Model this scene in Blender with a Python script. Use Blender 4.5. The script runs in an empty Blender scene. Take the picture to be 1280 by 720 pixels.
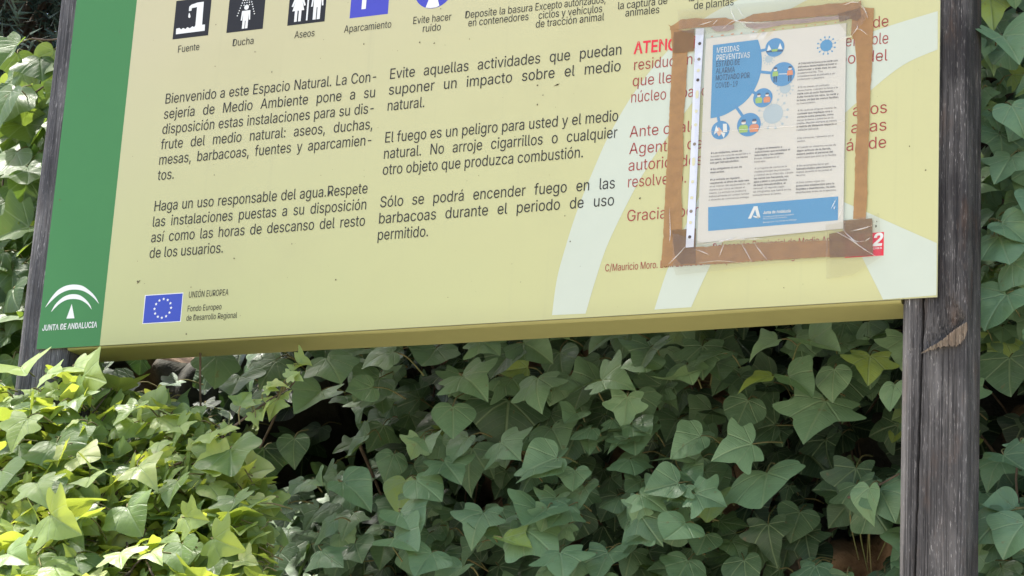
import bpy, bmesh, math, random
import numpy as np
from mathutils import Matrix, Vector
from mathutils import noise as mnoise

S = bpy.context.scene
COL = S.collection
random.seed(7)
rng = np.random.default_rng(11)
R = math.radians

# ------------------------------------------------------------------ camera
PANEL_Z = 2.40                      # bottom edge of the board above the ground
CAM = np.array([2.18491562, -2.94278708, PANEL_Z - 0.85367637])
FPX = 2961.95                       # focal length in pixels of a 1280 px wide picture
YA, PI_, RO = -0.43724146, 0.27124591, 0.06013674
_f = np.array([math.sin(YA)*math.cos(PI_), math.cos(YA)*math.cos(PI_), math.sin(PI_)])
_r = np.array([math.cos(YA), -math.sin(YA), 0.0])
_u = np.cross(_r, _f)
_c, _s = math.cos(RO), math.sin(RO)
RIGHT, UP, FWD = _c*_r + _s*_u, -_s*_r + _c*_u, _f
cam = bpy.data.cameras.new('camera')
cam.sensor_width = 36.0
cam.lens = 36.0*FPX/1280.0
cam.clip_start = 0.05
cam.clip_end = 3000
camo = bpy.data.objects.new('camera', cam)
COL.objects.link(camo)
camo.matrix_world = Matrix(((RIGHT[0], UP[0], -FWD[0], CAM[0]), (RIGHT[1], UP[1], -FWD[1], CAM[1]),
                            (RIGHT[2], UP[2], -FWD[2], CAM[2]), (0, 0, 0, 1)))
S.camera = camo

# ------------------------------------------------------------------ light
SUN_EL, SUN_AZ = 62.0, -86.0           # azimuth measured from straight in front of the board, + to the right
W = bpy.data.worlds.new('World')
S.world = W
W.use_nodes = True
wn = W.node_tree.nodes
sky = wn.new('ShaderNodeTexSky')
sky.sky_type = 'NISHITA'
sky.sun_disc = False
sky.sun_elevation = R(SUN_EL)
sky.sun_rotation = R(180 - SUN_AZ)
sky.dust_density = 3.0
W.node_tree.links.new(sky.outputs[0], wn['Background'].inputs[0])
wn['Background'].inputs[1].default_value = 0.15
sl = bpy.data.lights.new('sun', 'SUN')
sl.energy = 4.6
sl.angle = R(1.5)
sl.color = (1.0, 0.95, 0.87)
so = bpy.data.objects.new('sun', sl)
COL.objects.link(so)
sd = Vector((math.sin(R(SUN_AZ))*math.cos(R(SUN_EL)), -math.cos(R(SUN_AZ))*math.cos(R(SUN_EL)), math.sin(R(SUN_EL))))
so.rotation_euler = sd.to_track_quat('Z', 'Y').to_euler()
so.location = (0, -6, 9)
S.view_settings.view_transform = 'Standard'
S.view_settings.look = 'None'
S.view_settings.gamma = 1
S.view_settings.use_curve_mapping = False
S.view_settings.exposure = 1.64
S.render.engine = 'CYCLES'
S.cycles.transparent_max_bounces = 16


# ------------------------------------------------------------------ helpers
def pp(px, py, Y=0.0):
    """point of the scene at depth Y behind the board's face (measured from the photograph)"""
    d = RIGHT*((px-640)/FPX) + UP*(-(py-360)/FPX) + FWD
    return CAM + d*((Y-CAM[1])/d[1])


def proj(P):
    """where a point of the scene falls in the 1280 px picture: used to keep the hollows of the ivy open"""
    d = np.array(P)-CAM
    w = float(d @ FWD)
    return 640+FPX*float(d @ RIGHT)/w, 360-FPX*float(d @ UP)/w


def xz(px, py, Y=0.0):
    p = pp(px, py, Y)
    return (p[0], p[2])


def tag(o, label=None, cat=None, group=None, kind=None):
    for k, v in (('label', label), ('category', cat), ('group', group), ('kind', kind)):
        if v: o[k] = v
    return o


def empty(name, loc):
    o = bpy.data.objects.new(name, None)
    COL.objects.link(o)
    o.location = loc
    o.empty_display_size = 0.1
    return o


def link(name, me, parent=None, mats=()):
    o = bpy.data.objects.new(name, me)
    COL.objects.link(o)
    for m in mats: me.materials.append(m)
    if parent is not None:
        o.parent = parent
        w = parent.location if parent.type == 'EMPTY' else Vector((0, 0, 0))
        o.matrix_parent_inverse = Matrix.Translation(-w)
    return o


class MB:
    """collects world-space polygons into one mesh"""
    def __init__(self):
        self.v, self.f, self.m = [], [], []

    def face(self, pts, mi=0):
        n = len(self.v)
        self.v += [tuple(p) for p in pts]
        self.f.append(list(range(n, n+len(pts))))
        self.m.append(mi)

    def add(self, verts, faces, mi=0):
        n = len(self.v)
        self.v += [tuple(p) for p in verts]
        for f in faces:
            self.f.append([n+i for i in f])
            self.m.append(mi)

    def flat(self, pts2, y, mi=0):
        """a concave printed shape in the plane of the board"""
        from mathutils.geometry import tessellate_polygon
        vs = [Vector((p[0], p[1], 0)) for p in pts2]
        tr = tessellate_polygon([vs])
        n = len(self.v)
        self.v += [(p[0], y, p[1]) for p in pts2]
        for t in tr:
            a, b, c = (pts2[i] for i in t)
            cr = (b[0]-a[0])*(c[1]-a[1])-(b[1]-a[1])*(c[0]-a[0])
            t = tuple(t) if cr > 0 else tuple(reversed(t))
            self.f.append([n+i for i in t])
            self.m.append(mi)

    def disc(self, cx, cz, r, y, mi=0, n=28, rz=None):
        self.flat([(cx+r*math.cos(2*math.pi*k/n), cz+(rz or r)*math.sin(2*math.pi*k/n)) for k in range(n)], y, mi)

    def box(self, x0, x1, y0, y1, z0, z1, mi=0):
        v = [(x, y, z) for z in (z0, z1) for y in (y0, y1) for x in (x0, x1)]
        self.add(v, [(0, 2, 3, 1), (4, 5, 7, 6), (0, 1, 5, 4), (2, 6, 7, 3), (0, 4, 6, 2), (1, 3, 7, 5)], mi)

    def tube(self, pts, r0, r1=None, n=6, mi=0):
        r1 = r0 if r1 is None else r1
        pts = [Vector(p) for p in pts]
        base = len(self.v)
        L = len(pts)
        for i, p in enumerate(pts):
            t = (pts[min(i+1, L-1)]-pts[max(i-1, 0)]).normalized()
            a = t.cross(Vector((0.31, 0.2, 0.93)))
            if a.length < 1e-3: a = t.cross(Vector((1, 0, 0)))
            a.normalize()
            b = t.cross(a)
            r = r0+(r1-r0)*i/(L-1)
            for k in range(n):
                q = p + (a*math.cos(2*math.pi*k/n)+b*math.sin(2*math.pi*k/n))*r
                self.v.append(tuple(q))
        for i in range(L-1):
            for k in range(n):
                self.f.append([base+i*n+k, base+i*n+(k+1) % n, base+(i+1)*n+(k+1) % n, base+(i+1)*n+k])
                self.m.append(mi)

    def build(self, name, mats, parent=None, smooth=False):
        me = bpy.data.meshes.new(name)
        me.from_pydata(self.v, [], self.f)
        if not isinstance(mats, (list, tuple)): mats = [mats]
        o = link(name, me, parent, mats)
        me.polygons.foreach_set('material_index', self.m)
        if smooth: me.polygons.foreach_set('use_smooth', [True]*len(me.polygons))
        me.update()
        return o


def spline(pts, n=8, closed=False):
    """Catmull-Rom through 2D/3D points"""
    P = [np.array(p, float) for p in pts]
    out = []
    L = len(P)
    for i in range(L if closed else L-1):
        g = (lambda k: P[k % L]) if closed else (lambda k: P[min(max(k, 0), L-1)])
        a, b, c, d = g(i-1), g(i), g(i+1), g(i+2)
        for k in range(n):
            t = k/n
            out.append(tuple(0.5*((2*b)+(-a+c)*t+(2*a-5*b+4*c-d)*t*t+(-a+3*b-3*c+d)*t**3)))
    if not closed: out.append(tuple(P[-1]))
    return out


# ------------------------------------------------------------------ material helpers
class NT:
    def __init__(self, name):
        self.mat = bpy.data.materials.new(name)
        self.mat.use_nodes = True
        self.t = self.mat.node_tree
        self.b = self.t.nodes['Principled BSDF']
        self.out = self.t.nodes['Material Output']

    def n(self, typ, ins=None, **kw):
        nd = self.t.nodes.new(typ)
        for k, v in kw.items(): setattr(nd, k, v)
        for k, v in (ins or {}).items(): self.set(nd.inputs[k], v)
        return nd

    def set(self, sock, v):
        if isinstance(v, bpy.types.NodeSocket): self.t.links.new(v, sock)
        elif isinstance(v, bpy.types.Node): self.t.links.new(v.outputs[0], sock)
        else: sock.default_value = v

    def math(self, op, a, b=0.0, c=0.0, clamp=False):
        nd = self.n('ShaderNodeMath', operation=op, use_clamp=clamp)
        for i, v in enumerate((a, b, c)): self.set(nd.inputs[i], v)
        return nd.outputs[0]

    def mix(self, fac, a, b, mode='MIX'):
        nd = self.n('ShaderNodeMix', data_type='RGBA', blend_type=mode)
        self.set(nd.inputs[0], fac)
        self.set(nd.inputs[6], a if not isinstance(a, tuple) else (*a, 1)[:4])
        self.set(nd.inputs[7], b if not isinstance(b, tuple) else (*b, 1)[:4])
        return nd.outputs[2]

    def ramp(self, fac, stops):
        nd = self.n('ShaderNodeValToRGB')
        self.set(nd.inputs[0], fac)
        e = nd.color_ramp.elements
        while len(e) < len(stops): e.new(0.5)
        for el, (p, c) in zip(e, stops):
            el.position = p
            el.color = (*c, 1) if len(c) == 3 else c
        return nd.outputs[0]

    def remap(self, v, a, b, c=0.0, d=1.0, smooth=True):
        nd = self.n('ShaderNodeMapRange', interpolation_type='SMOOTHSTEP' if smooth else 'LINEAR')
        for i, q in enumerate((v, a, b, c, d)): self.set(nd.inputs[i], q)
        return nd.outputs[0]

    def noise(self, vec, scale, detail=4, rough=0.55, dist=0.0):
        nd = self.n('ShaderNodeTexNoise', {'Scale': scale, 'Detail': detail, 'Roughness': rough, 'Distortion': dist})
        if vec is not None: self.set(nd.inputs['Vector'], vec)
        return nd.outputs['Fac']

    def coord(self, scale=(1, 1, 1)):
        tc = self.n('ShaderNodeTexCoord')
        mp = self.n('ShaderNodeMapping')
        self.set(mp.inputs[0], tc.outputs['Object'])
        mp.inputs['Scale'].default_value = scale
        return mp.outputs[0]

    def bump(self, h, strength=0.3, dist=0.002):
        nd = self.n('ShaderNodeBump', {'Strength': strength, 'Distance': dist, 'Height': h})
        self.set(self.b.inputs['Normal'], nd.outputs[0])

    def bs(self, **kw):
        for k, v in kw.items(): self.set(self.b.inputs[k.replace('_', ' ')], v)
        return self


def rgb(*c):
    """sRGB 0..255 to linear"""
    o = []
    for v in c:
        v /= 255.0
        o.append(v/12.92 if v <= 0.04045 else ((v+0.055)/1.055)**2.4)
    return (*o, 1.0)


def ink(name, col, rough=0.45, var=0.06, spec=0.22):
    m = NT(name)
    c = m.coord()
    nz = m.noise(c, 35, 5, 0.6)
    nb = m.noise(c, 4, 3, 0.5)
    k = m.math('ADD', m.math('MULTIPLY', nz, var), m.math('MULTIPLY', nb, var))
    k = m.math('ADD', k, 1.0-var)
    mul = m.n('ShaderNodeCombineColor', {0: k, 1: k, 2: k})
    m.bs(Base_Color=m.mix(1.0, col, mul.outputs[0], 'MULTIPLY'), Roughness=rough, Specular_IOR_Level=spec)
    return m.mat


def print_yellow():
    """the board's printed ground: beige at the top left, greener low on the left, yellow to the right"""
    m = NT('printed_yellow')
    tc = m.n('ShaderNodeTexCoord')
    sp = m.n('ShaderNodeSeparateXYZ', {0: tc.outputs['Object']})
    fx = m.remap(sp.outputs[0], 0.1, 1.3, smooth=False)
    fz = m.remap(sp.outputs[2], PANEL_Z, PANEL_Z+0.5, smooth=False)
    left = m.mix(fz, (0.365, 0.382, 0.170, 1), (0.405, 0.374, 0.225, 1))
    right = m.mix(fz, (0.442, 0.430, 0.200, 1), (0.436, 0.420, 0.214, 1))
    base = m.mix(fx, left, right)
    n1 = m.noise(tc.outputs['Object'], 5, 5, 0.6)
    n2 = m.noise(tc.outputs['Object'], 130, 3, 0.5)
    base = m.mix(m.math('MULTIPLY', m.remap(n1, 0.45, 0.75), 0.18), base, (0.31, 0.295, 0.18, 1))
    base = m.mix(m.math('MULTIPLY', m.remap(n2, 0.5, 0.8), 0.08), base, (0.35, 0.33, 0.2, 1))
    mp = m.n('ShaderNodeMapping', {0: tc.outputs['Object']})
    mp.inputs['Scale'].default_value = (70, 70, 1.6)
    st = m.remap(m.noise(mp.outputs[0], 1, 4, 0.6), 0.56, 0.78)
    base = m.mix(m.math('MULTIPLY', st, 0.14), base, (0.27, 0.26, 0.17, 1))
    low = m.remap(m.math('ADD', sp.outputs[2], m.math('MULTIPLY', n1, 0.03)), PANEL_Z+0.01, PANEL_Z+0.05, 1.0, 0.0)
    base = m.mix(m.math('MULTIPLY', low, 0.20), base, (0.25, 0.23, 0.12, 1))
    m.bs(Base_Color=base, Roughness=m.remap(n1, 0.3, 0.7, 0.38, 0.55), Specular_IOR_Level=0.35)
    m.bump(m.noise(tc.outputs['Object'], 3.5, 2), 0.15, 0.004)
    return m.mat


def wood(name, dark, pale, bias=0.0, warm=0.0, x_pale=None):
    m = NT(name)
    tc = m.n('ShaderNodeTexCoord')
    ob = tc.outputs['Object']

    def mapped(s):
        mp = m.n('ShaderNodeMapping')
        m.set(mp.inputs[0], ob)
        mp.inputs['Scale'].default_value = s
        return mp.outputs[0]
    g1 = m.noise(mapped((430, 430, 24)), 1, 5, 0.65, 0.5)
    g2 = m.noise(mapped((95, 95, 4)), 1, 5, 0.6, 0.8)
    g3 = m.noise(mapped((800, 800, 85)), 1, 3, 0.6, 0.3)
    pt = m.noise(mapped((18, 18, 7)), 1, 4, 0.6)
    grain = m.noise(mapped((520, 520, 5)), 1, 4, 0.6, 0.7)
    fx = fz = None
    w = m.math('ADD', m.remap(pt, 0.38, 0.66, 0.04, 0.30), bias)
    if x_pale:      # bare weathered timber where the stain has worn off, low on one side of the post
        sp = m.n('ShaderNodeSeparateXYZ', {0: ob})
        fx = m.remap(m.math('ADD', sp.outputs[0], m.math('MULTIPLY', pt, 0.012)), x_pale[0], x_pale[1], 1.0, 0.0)
        fz = m.remap(m.math('ADD', sp.outputs[2], m.math('MULTIPLY', pt, 0.1)), x_pale[2], x_pale[3], 1.0, 0.0)
        w = m.math('ADD', w, m.math('MULTIPLY', m.math('MULTIPLY', fx, fz), 0.75))
        w = m.math('ADD', w, m.math('MULTIPLY', fz, 0.12))
    w = m.math('ADD', w, m.math('MULTIPLY', m.math('SUBTRACT', g2, 0.5), 0.5))
    col = m.mix(m.math('ADD', w, 0.0, clamp=True), (*dark, 1), tuple(0.55*b for b in pale)+(1,))
    fl = m.math('MULTIPLY', m.remap(g3, 0.56, 0.68), m.remap(pt, 0.35, 0.65, 0.25, 0.9))
    fl = m.math('MULTIPLY', fl, m.remap(g1, 0.42, 0.6))
    col = m.mix(fl, col, (*pale, 1))
    col = m.mix(m.math('MULTIPLY', m.remap(grain, 0.54, 0.64), 0.75), col, tuple(0.5*v for v in dark)+(1,))
    wm = m.remap(m.noise(mapped((40, 40, 12)), 1, 4, 0.6), 0.52, 0.75)
    col = m.mix(m.math('MULTIPLY', wm, warm), col, (0.16, 0.085, 0.045, 1))
    m.bs(Base_Color=col, Roughness=0.72, Specular_IOR_Level=0.3)
    m.bump(m.math('SUBTRACT', m.math('MULTIPLY', g1, 0.6), m.remap(grain, 0.5, 0.66)), 0.8, 0.002)
    return m.mat


def film(name, gloss=0.10, veil=0.06, tint=(0.985, 0.985, 0.975)):
    m = NT(name)
    tr = m.n('ShaderNodeBsdfTransparent', {0: (*tint, 1)})
    gl = m.n('ShaderNodeBsdfGlossy', {'Color': (1, 1, 1, 1), 'Roughness': 0.12})
    df = m.n('ShaderNodeBsdfDiffuse', {'Color': (0.8, 0.8, 0.8, 1)})
    lw = m.n('ShaderNodeLayerWeight', {0: 0.35})
    a = m.n('ShaderNodeMixShader', {0: veil, 1: tr.outputs[0], 2: df.outputs[0]})
    fac = m.math('ADD', m.math('MULTIPLY', lw.outputs['Fresnel'], 0.16), gloss*0.22)
    b = m.n('ShaderNodeMixShader', {0: fac, 1: a.outputs[0], 2: gl.outputs[0]})
    m.t.links.new(b.outputs[0], m.out.inputs[0])
    return m.mat


def tape_mat(name, col, clear=0.3, rough=0.3):
    m = NT(name)
    c = m.coord()
    n1 = m.noise(c, 60, 5, 0.6)
    n2 = m.noise(m.coord((40, 40, 400)), 1, 3, 0.6)
    base = m.mix(m.remap(n1, 0.35, 0.7), col, tuple(v*0.86 for v in col[:3])+(1,))
    m.bs(Base_Color=base, Roughness=rough, Specular_IOR_Level=0.5)
    m.bump(m.math('ADD', n1, m.math('MULTIPLY', n2, 0.4)), 0.4, 0.0015)
    tr = m.n('ShaderNodeBsdfTransparent', {0: (0.86, 0.62, 0.36, 1)})
    mx = m.n('ShaderNodeMixShader', {0: 1-clear, 1: tr.outputs[0], 2: m.b.outputs[0]})
    m.t.links.new(mx.outputs[0], m.out.inputs[0])
    return m.mat


def leaf_mat(name, stops, trans, transl=0.32, rough=0.42, dust=0.25):
    """ivy leaf: colour from each leaf's own age, pale veins drawn in the leaf's own coordinates"""
    m = NT(name)
    at = m.n('ShaderNodeAttribute', attribute_name='leaf')
    sp = m.n('ShaderNodeSeparateXYZ', {0: at.outputs['Vector']})
    ax = m.math('ABSOLUTE', sp.outputs[0])
    y = sp.outputs[1]
    tone = m.n('ShaderNodeAttribute', attribute_name='tone').outputs['Fac']
    ds = None
    for ang, wd in ((0, 0.016), (40, 0.012), (82, 0.010)):
        s, c = math.sin(R(ang)), math.cos(R(ang))
        d = m.math('ABSOLUTE', m.math('SUBTRACT', m.math('MULTIPLY', ax, c), m.math('MULTIPLY', y, s)))
        al = m.math('ADD', m.math('MULTIPLY', ax, s), m.math('MULTIPLY', y, c))
        v = m.remap(d, wd*0.5, wd*1.9, 1.0, 0.0)
        v = m.math('MULTIPLY', v, m.remap(al, 0.0, 0.06))
        ds = v if ds is None else m.math('MAXIMUM', ds, v)
    side = m.math('SINE', m.math('MULTIPLY', m.math('SUBTRACT', y, m.math('MULTIPLY', ax, 0.75)), 48.0))
    ds2 = m.math('MULTIPLY', m.remap(side, 0.86, 1.0), 0.30)
    vein = m.math('MAXIMUM', ds, ds2)
    tc = m.n('ShaderNodeTexCoord')
    nz = m.noise(tc.outputs['Object'], 45, 5, 0.62)
    nf = m.noise(tc.outputs['Object'], 320, 3, 0.6)
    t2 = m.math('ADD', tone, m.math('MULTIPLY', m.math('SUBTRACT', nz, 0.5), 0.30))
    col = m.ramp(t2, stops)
    col = m.mix(m.math('MULTIPLY', vein, 0.46), col, (0.25, 0.33, 0.17, 1))
    col = m.mix(m.math('MULTIPLY', m.remap(nf, 0.55, 0.8), dust), col, (0.20, 0.22, 0.17, 1))
    spot = m.remap(m.noise(tc.outputs['Object'], 95, 2, 0.4), 0.70, 0.76)
    col = m.mix(m.math('MULTIPLY', spot, 0.45), col, (0.16, 0.10, 0.05, 1))
    geo = m.n('ShaderNodeNewGeometry')
    under = m.mix(0.45, col, (0.16, 0.22, 0.09, 1))
    colf = m.mix(geo.outputs['Backfacing'], col, under)
    m.bs(Base_Color=colf, Roughness=m.remap(nz, 0.3, 0.7, rough-0.08, rough+0.14), Specular_IOR_Level=0.38)
    m.bump(m.math('ADD', m.math('MULTIPLY', vein, -0.6), m.math('MULTIPLY', nz, 0.8)), 0.5, 0.003)
    tcol = m.mix(tone, trans[0], trans[1])
    tl = m.n('ShaderNodeBsdfTranslucent', {0: tcol})
    mx = m.n('ShaderNodeMixShader', {0: transl, 1: m.b.outputs[0], 2: tl.outputs[0]})
    m.t.links.new(mx.outputs[0], m.out.inputs[0])
    return m.mat


M = {}
M['yellow'] = print_yellow()
M['green'] = ink('printed_green', (0.040, 0.160, 0.048, 1), 0.42)
M['mint'] = ink('printed_pale_mint', (0.440, 0.475, 0.385, 1), 0.42, 0.05)
M['black'] = ink('printed_black', (0.012, 0.012, 0.014, 1), 0.5)
M['text'] = ink('printed_text', (0.024, 0.023, 0.021, 1), 0.5)
M['red'] = ink('printed_red', (0.27, 0.046, 0.042, 1), 0.5)
M['red_bold'] = ink('printed_strong_red', (0.56, 0.028, 0.045, 1), 0.5)
M['blue'] = ink('printed_blue', (0.050, 0.056, 0.36, 1), 0.45)
M['flag'] = ink('printed_flag_blue', (0.036, 0.062, 0.34, 1), 0.45)
M['white'] = ink('printed_white', (0.6080, 0.6160, 0.6000, 1), 0.45, 0.04)
M['edge'] = ink('board_edge_metal', (0.3150, 0.3300, 0.2400, 1), 0.45)
M['under'] = ink('board_box_paint', (0.275, 0.262, 0.105, 1), 0.55, 0.16)
M['dirt'] = ink('dirt_speck', (0.10, 0.085, 0.05, 1), 0.9)
M['paper'] = ink('notice_paper', (0.51, 0.482, 0.412, 1), 0.7, 0.05)
M['pblue'] = ink('notice_blue', (0.075, 0.225, 0.37, 1), 0.6, 0.08)
M['pblue_dark'] = ink('notice_mid_blue', (0.075, 0.215, 0.37, 1), 0.6)
M['ppale'] = ink('notice_pale_blue', (0.3384, 0.3924, 0.3960, 1), 0.6)
M['pwhite'] = ink('notice_white', (0.5760, 0.5760, 0.5280, 1), 0.6)
M['ptext'] = ink('notice_text', (0.11, 0.105, 0.10, 1), 0.7)
M['pnavy'] = ink('notice_navy', (0.045, 0.075, 0.12, 1), 0.7)
M['porange'] = ink('notice_orange', (0.52, 0.21, 0.10, 1), 0.7)
M['pgreen'] = ink('notice_green', (0.26, 0.38, 0.10, 1), 0.7)
M['skin'] = ink('notice_skin', (0.55, 0.36, 0.25, 1), 0.7)
M['strip'] = ink('punched_strip_plastic', (0.5280, 0.5440, 0.6080, 1), 0.35, 0.05)
M['hole'] = ink('punched_hole', (0.20, 0.17, 0.13, 1), 0.7)
M['hole_pale'] = ink('punched_hole_pale', (0.50, 0.48, 0.32, 1), 0.7)
M['holed'] = ink('punched_hole_dark', (0.07, 0.055, 0.05, 1), 0.7)
M['film'] = film('sleeve_film', 0.05, 0.03)
M['film_veil'] = film('sleeve_film_crumpled', 0.12, 0.16)
M['clear_tape'] = film('clear_tape', 0.06, 0.02, (0.95, 0.93, 0.88))
M['crease_glint'] = film('film_crease_glint', 0.4, 0.38)  # whitish veil paints the glints along the creases
M['mauve'] = tape_mat('torn_label_mauve', (0.36, 0.27, 0.24, 1), 0.25, 0.35)
M['tape'] = tape_mat('brown_packing_tape', (0.34, 0.185, 0.062, 1), 0.22, 0.27)
M['patch'] = tape_mat('crumpled_brown_tape', (0.20, 0.115, 0.042, 1), 0.30, 0.42)
M['post'] = wood('weathered_black_timber', (0.022, 0.019, 0.018), (0.42, 0.39, 0.36), -0.03, 0.25,
                 (1.370, 1.405, PANEL_Z-0.02, PANEL_Z+0.08))
M['post_l'] = wood('weathered_grey_timber', (0.026, 0.026, 0.030), (0.46, 0.45, 0.44), 0.05, 0.12)
M['scar'] = wood('split_bare_timber', (0.10, 0.068, 0.042), (0.62, 0.52, 0.38), 0.12, 0.25)
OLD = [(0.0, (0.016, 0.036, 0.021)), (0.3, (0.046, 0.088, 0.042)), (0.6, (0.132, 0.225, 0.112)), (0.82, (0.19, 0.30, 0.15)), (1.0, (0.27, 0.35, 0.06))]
YNG = [(0.0, (0.030, 0.065, 0.022)), (0.35, (0.075, 0.135, 0.040)), (0.65, (0.150, 0.230, 0.070)), (0.9, (0.26, 0.34, 0.11)), (1.0, (0.38, 0.42, 0.16))]
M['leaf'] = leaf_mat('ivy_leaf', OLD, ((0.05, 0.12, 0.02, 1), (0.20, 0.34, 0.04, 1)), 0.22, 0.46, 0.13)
YNG = [(p_, tuple(v*1.15 for v in c_)) for p_, c_ in YNG]
M['young'] = leaf_mat('young_ivy_leaf', YNG, ((0.14, 0.26, 0.03, 1), (0.66, 0.72, 0.08, 1)), 0.46, 0.42, 0.10)


def simple(name, c1, c2, scale, rough=0.85, bump=0.5, bd=0.004):
    m = NT(name)
    c = m.coord()
    n = m.noise(c, scale, 7, 0.62)
    m.bs(Base_Color=m.mix(m.remap(n, 0.3, 0.7), c1, c2), Roughness=rough, Specular_IOR_Level=0.3)
    m.bump(n, bump, bd)
    return m.mat


M['stem'] = simple('ivy_stem', (0.050, 0.036, 0.024, 1), (0.12, 0.088, 0.058, 1), 60)
M['petiole'] = simple('ivy_petiole', (0.10, 0.12, 0.04, 1), (0.20, 0.16, 0.07, 1), 40)
def rock_mat():
    m = NT('shade_toned_rock')
    c = m.coord()
    n = m.noise(c, 9, 7, 0.62)
    pt = m.noise(c, 2.6, 3, 0.5)
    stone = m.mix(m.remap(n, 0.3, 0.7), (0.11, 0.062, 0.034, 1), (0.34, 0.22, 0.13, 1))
    shade_tone = m.mix(m.remap(n, 0.3, 0.7), (0.012, 0.015, 0.014, 1), (0.05, 0.048, 0.036, 1))  # near-black rock colour, painting the shade behind the leaves
    m.bs(Base_Color=m.mix(m.math('MAXIMUM', m.math('MULTIPLY', m.remap(pt, 0.54, 0.62), 0.6), m.remap(m.n('ShaderNodeAttribute', attribute_name='stone').outputs['Fac'], 0.15, 0.5)), shade_tone, stone), Roughness=0.9, Specular_IOR_Level=0.3)
    m.bump(n, 0.8, 0.02)
    return m.mat


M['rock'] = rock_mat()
M['soil'] = simple('pale_gravel', (0.28, 0.25, 0.20, 1), (0.40, 0.365, 0.30, 1), 3, 0.95, 0.6, 0.02)
M['needle'] = simple('conifer_needles', (0.012, 0.030, 0.022, 1), (0.045, 0.075, 0.050, 1), 6, 0.6, 0.1)
M['shade_crown'] = simple('shade_tree_leaves', (0.03, 0.065, 0.02, 1), (0.07, 0.12, 0.035, 1), 5, 0.5, 0.1)
M['bark'] = simple('conifer_bark', (0.05, 0.035, 0.025, 1), (0.12, 0.09, 0.06, 1), 25)

# ------------------------------------------------------------------ setting
g = MB()
g.face([(-1500, -1500, 0), (1500, -1500, 0), (1500, 1500, 0), (-1500, 1500, 0)])
tag(g.build('ground', M['soil']), kind='structure')


def wall_top(x):
    return 2.62 + 1.7*min(max((x-0.06)/0.22, 0), 1) + 0.06*math.sin(x*9)


STONES = [(xz(1080, 695, .5), .075, .05), (xz(1040, 700, .5), .05, .04), (xz(1262, 505, .4), .05, .05), (xz(884, 490, .5), .022, .02), (xz(1250, 700, .4), .04, .04)]


def stone_at(x, z):
    m = 0.0
    for (sx, sz), rx, rz in STONES:
        m = max(m, math.exp(-((abs(x-sx)/rx)**3+(abs(z-sz)/rz)**3)))
    return m


HOLES = [(xz(395, 540, 0.55), 0.13, 0.17, 0.34), (xz(330, 560, 0.55), 0.10, 0.14, 0.25)]


def wall_y(x, z):
    """depth of the rough rock face behind the board"""
    p = Vector((x*4.5, z*6.5, 1.7))
    dist, pts = mnoise.voronoi(p)
    edge = dist[1]-dist[0]
    st = min(edge*3.2, 1.0)
    y = 0.70 - 0.085*st + 0.06*mnoise.fractal(Vector((x*3, z*3, 0)), 1, 2, 4) + 0.018*mnoise.fractal(Vector((x*20, z*20, 3)), 1, 2, 4)
    y -= 0.10*stone_at(x, z)
    for (hx, hz), rx, rz, dep in HOLES:
        y += dep*math.exp(-((x-hx)/rx)**2-((z-hz)/rz)**2)
    return y


wx = np.arange(-1.6, 3.0, 0.016)
wzn = 190
vs, fs = [], []
for x in wx:
    top = wall_top(x)
    for k in range(wzn):
        z = -0.05 + (top+0.05)*k/(wzn-1)
        vs.append((x, wall_y(x, z), z))
    vs.append((x, 1.4, top+0.05))
n1 = wzn+1
for i in range(len(wx)-1):
    for k in range(wzn):
        a = i*n1+k
        fs.append((a, a+n1, a+n1+1, a+1))
wm = MB()
wm.add(vs, fs)
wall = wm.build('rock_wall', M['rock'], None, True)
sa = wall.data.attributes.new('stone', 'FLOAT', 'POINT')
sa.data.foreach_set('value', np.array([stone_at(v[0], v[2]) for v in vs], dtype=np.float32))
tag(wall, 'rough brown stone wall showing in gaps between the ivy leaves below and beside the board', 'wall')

# ------------------------------------------------------------------ the board
XL, XR = 0.0, float(pp(1171.5, 370.6)[0])
X0 = float(pp(45.5, 436.6)[0])
BX0 = float(pp(82, 434)[0])             # inner faces of the two posts
BX1 = float(pp(1126.7, 373.3)[0])
TOPZ = PANEL_Z + 1.15
DEEP = 0.082
root = empty('information_board', ((X0+XR)/2, 0.04, 0))
tag(root, 'yellow and green outdoor notice board with Spanish visitor text, carried on two dark weathered posts', 'notice board')

XG = float(pp(124.8, 430.4)[0])
p = MB()
# face sheet: front, thin rim and back
TH = 0.0025
XGm = XG
p.face([(XGm, 0, PANEL_Z), (XR, 0, PANEL_Z), (XR, 0, TOPZ), (XGm, 0, TOPZ)], 0)
p.face([(X0, 0, PANEL_Z), (XGm, 0, PANEL_Z), (XGm, 0, TOPZ), (X0, 0, TOPZ)], 1)
p.face([(X0, 0, PANEL_Z), (X0, 0, TOPZ), (X0, TH, TOPZ), (X0, TH, PANEL_Z)], 2)
p.face([(XR, 0, TOPZ), (XR, 0, PANEL_Z), (XR, TH, PANEL_Z), (XR, TH, TOPZ)], 2)
p.face([(X0, 0, TOPZ), (XR, 0, TOPZ), (XR, TH, TOPZ), (X0, TH, TOPZ)], 2)
p.face([(XR, 0, PANEL_Z), (X0, 0, PANEL_Z), (X0, TH, PANEL_Z), (XR, TH, PANEL_Z)], 2)
p.face([(X0, TH, PANEL_Z), (X0, TH, TOPZ), (XR, TH, TOPZ), (XR, TH, PANEL_Z)], 2)
panel = p.build('face_panel', [M['yellow'], M['green'], M['edge']], root)

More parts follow.
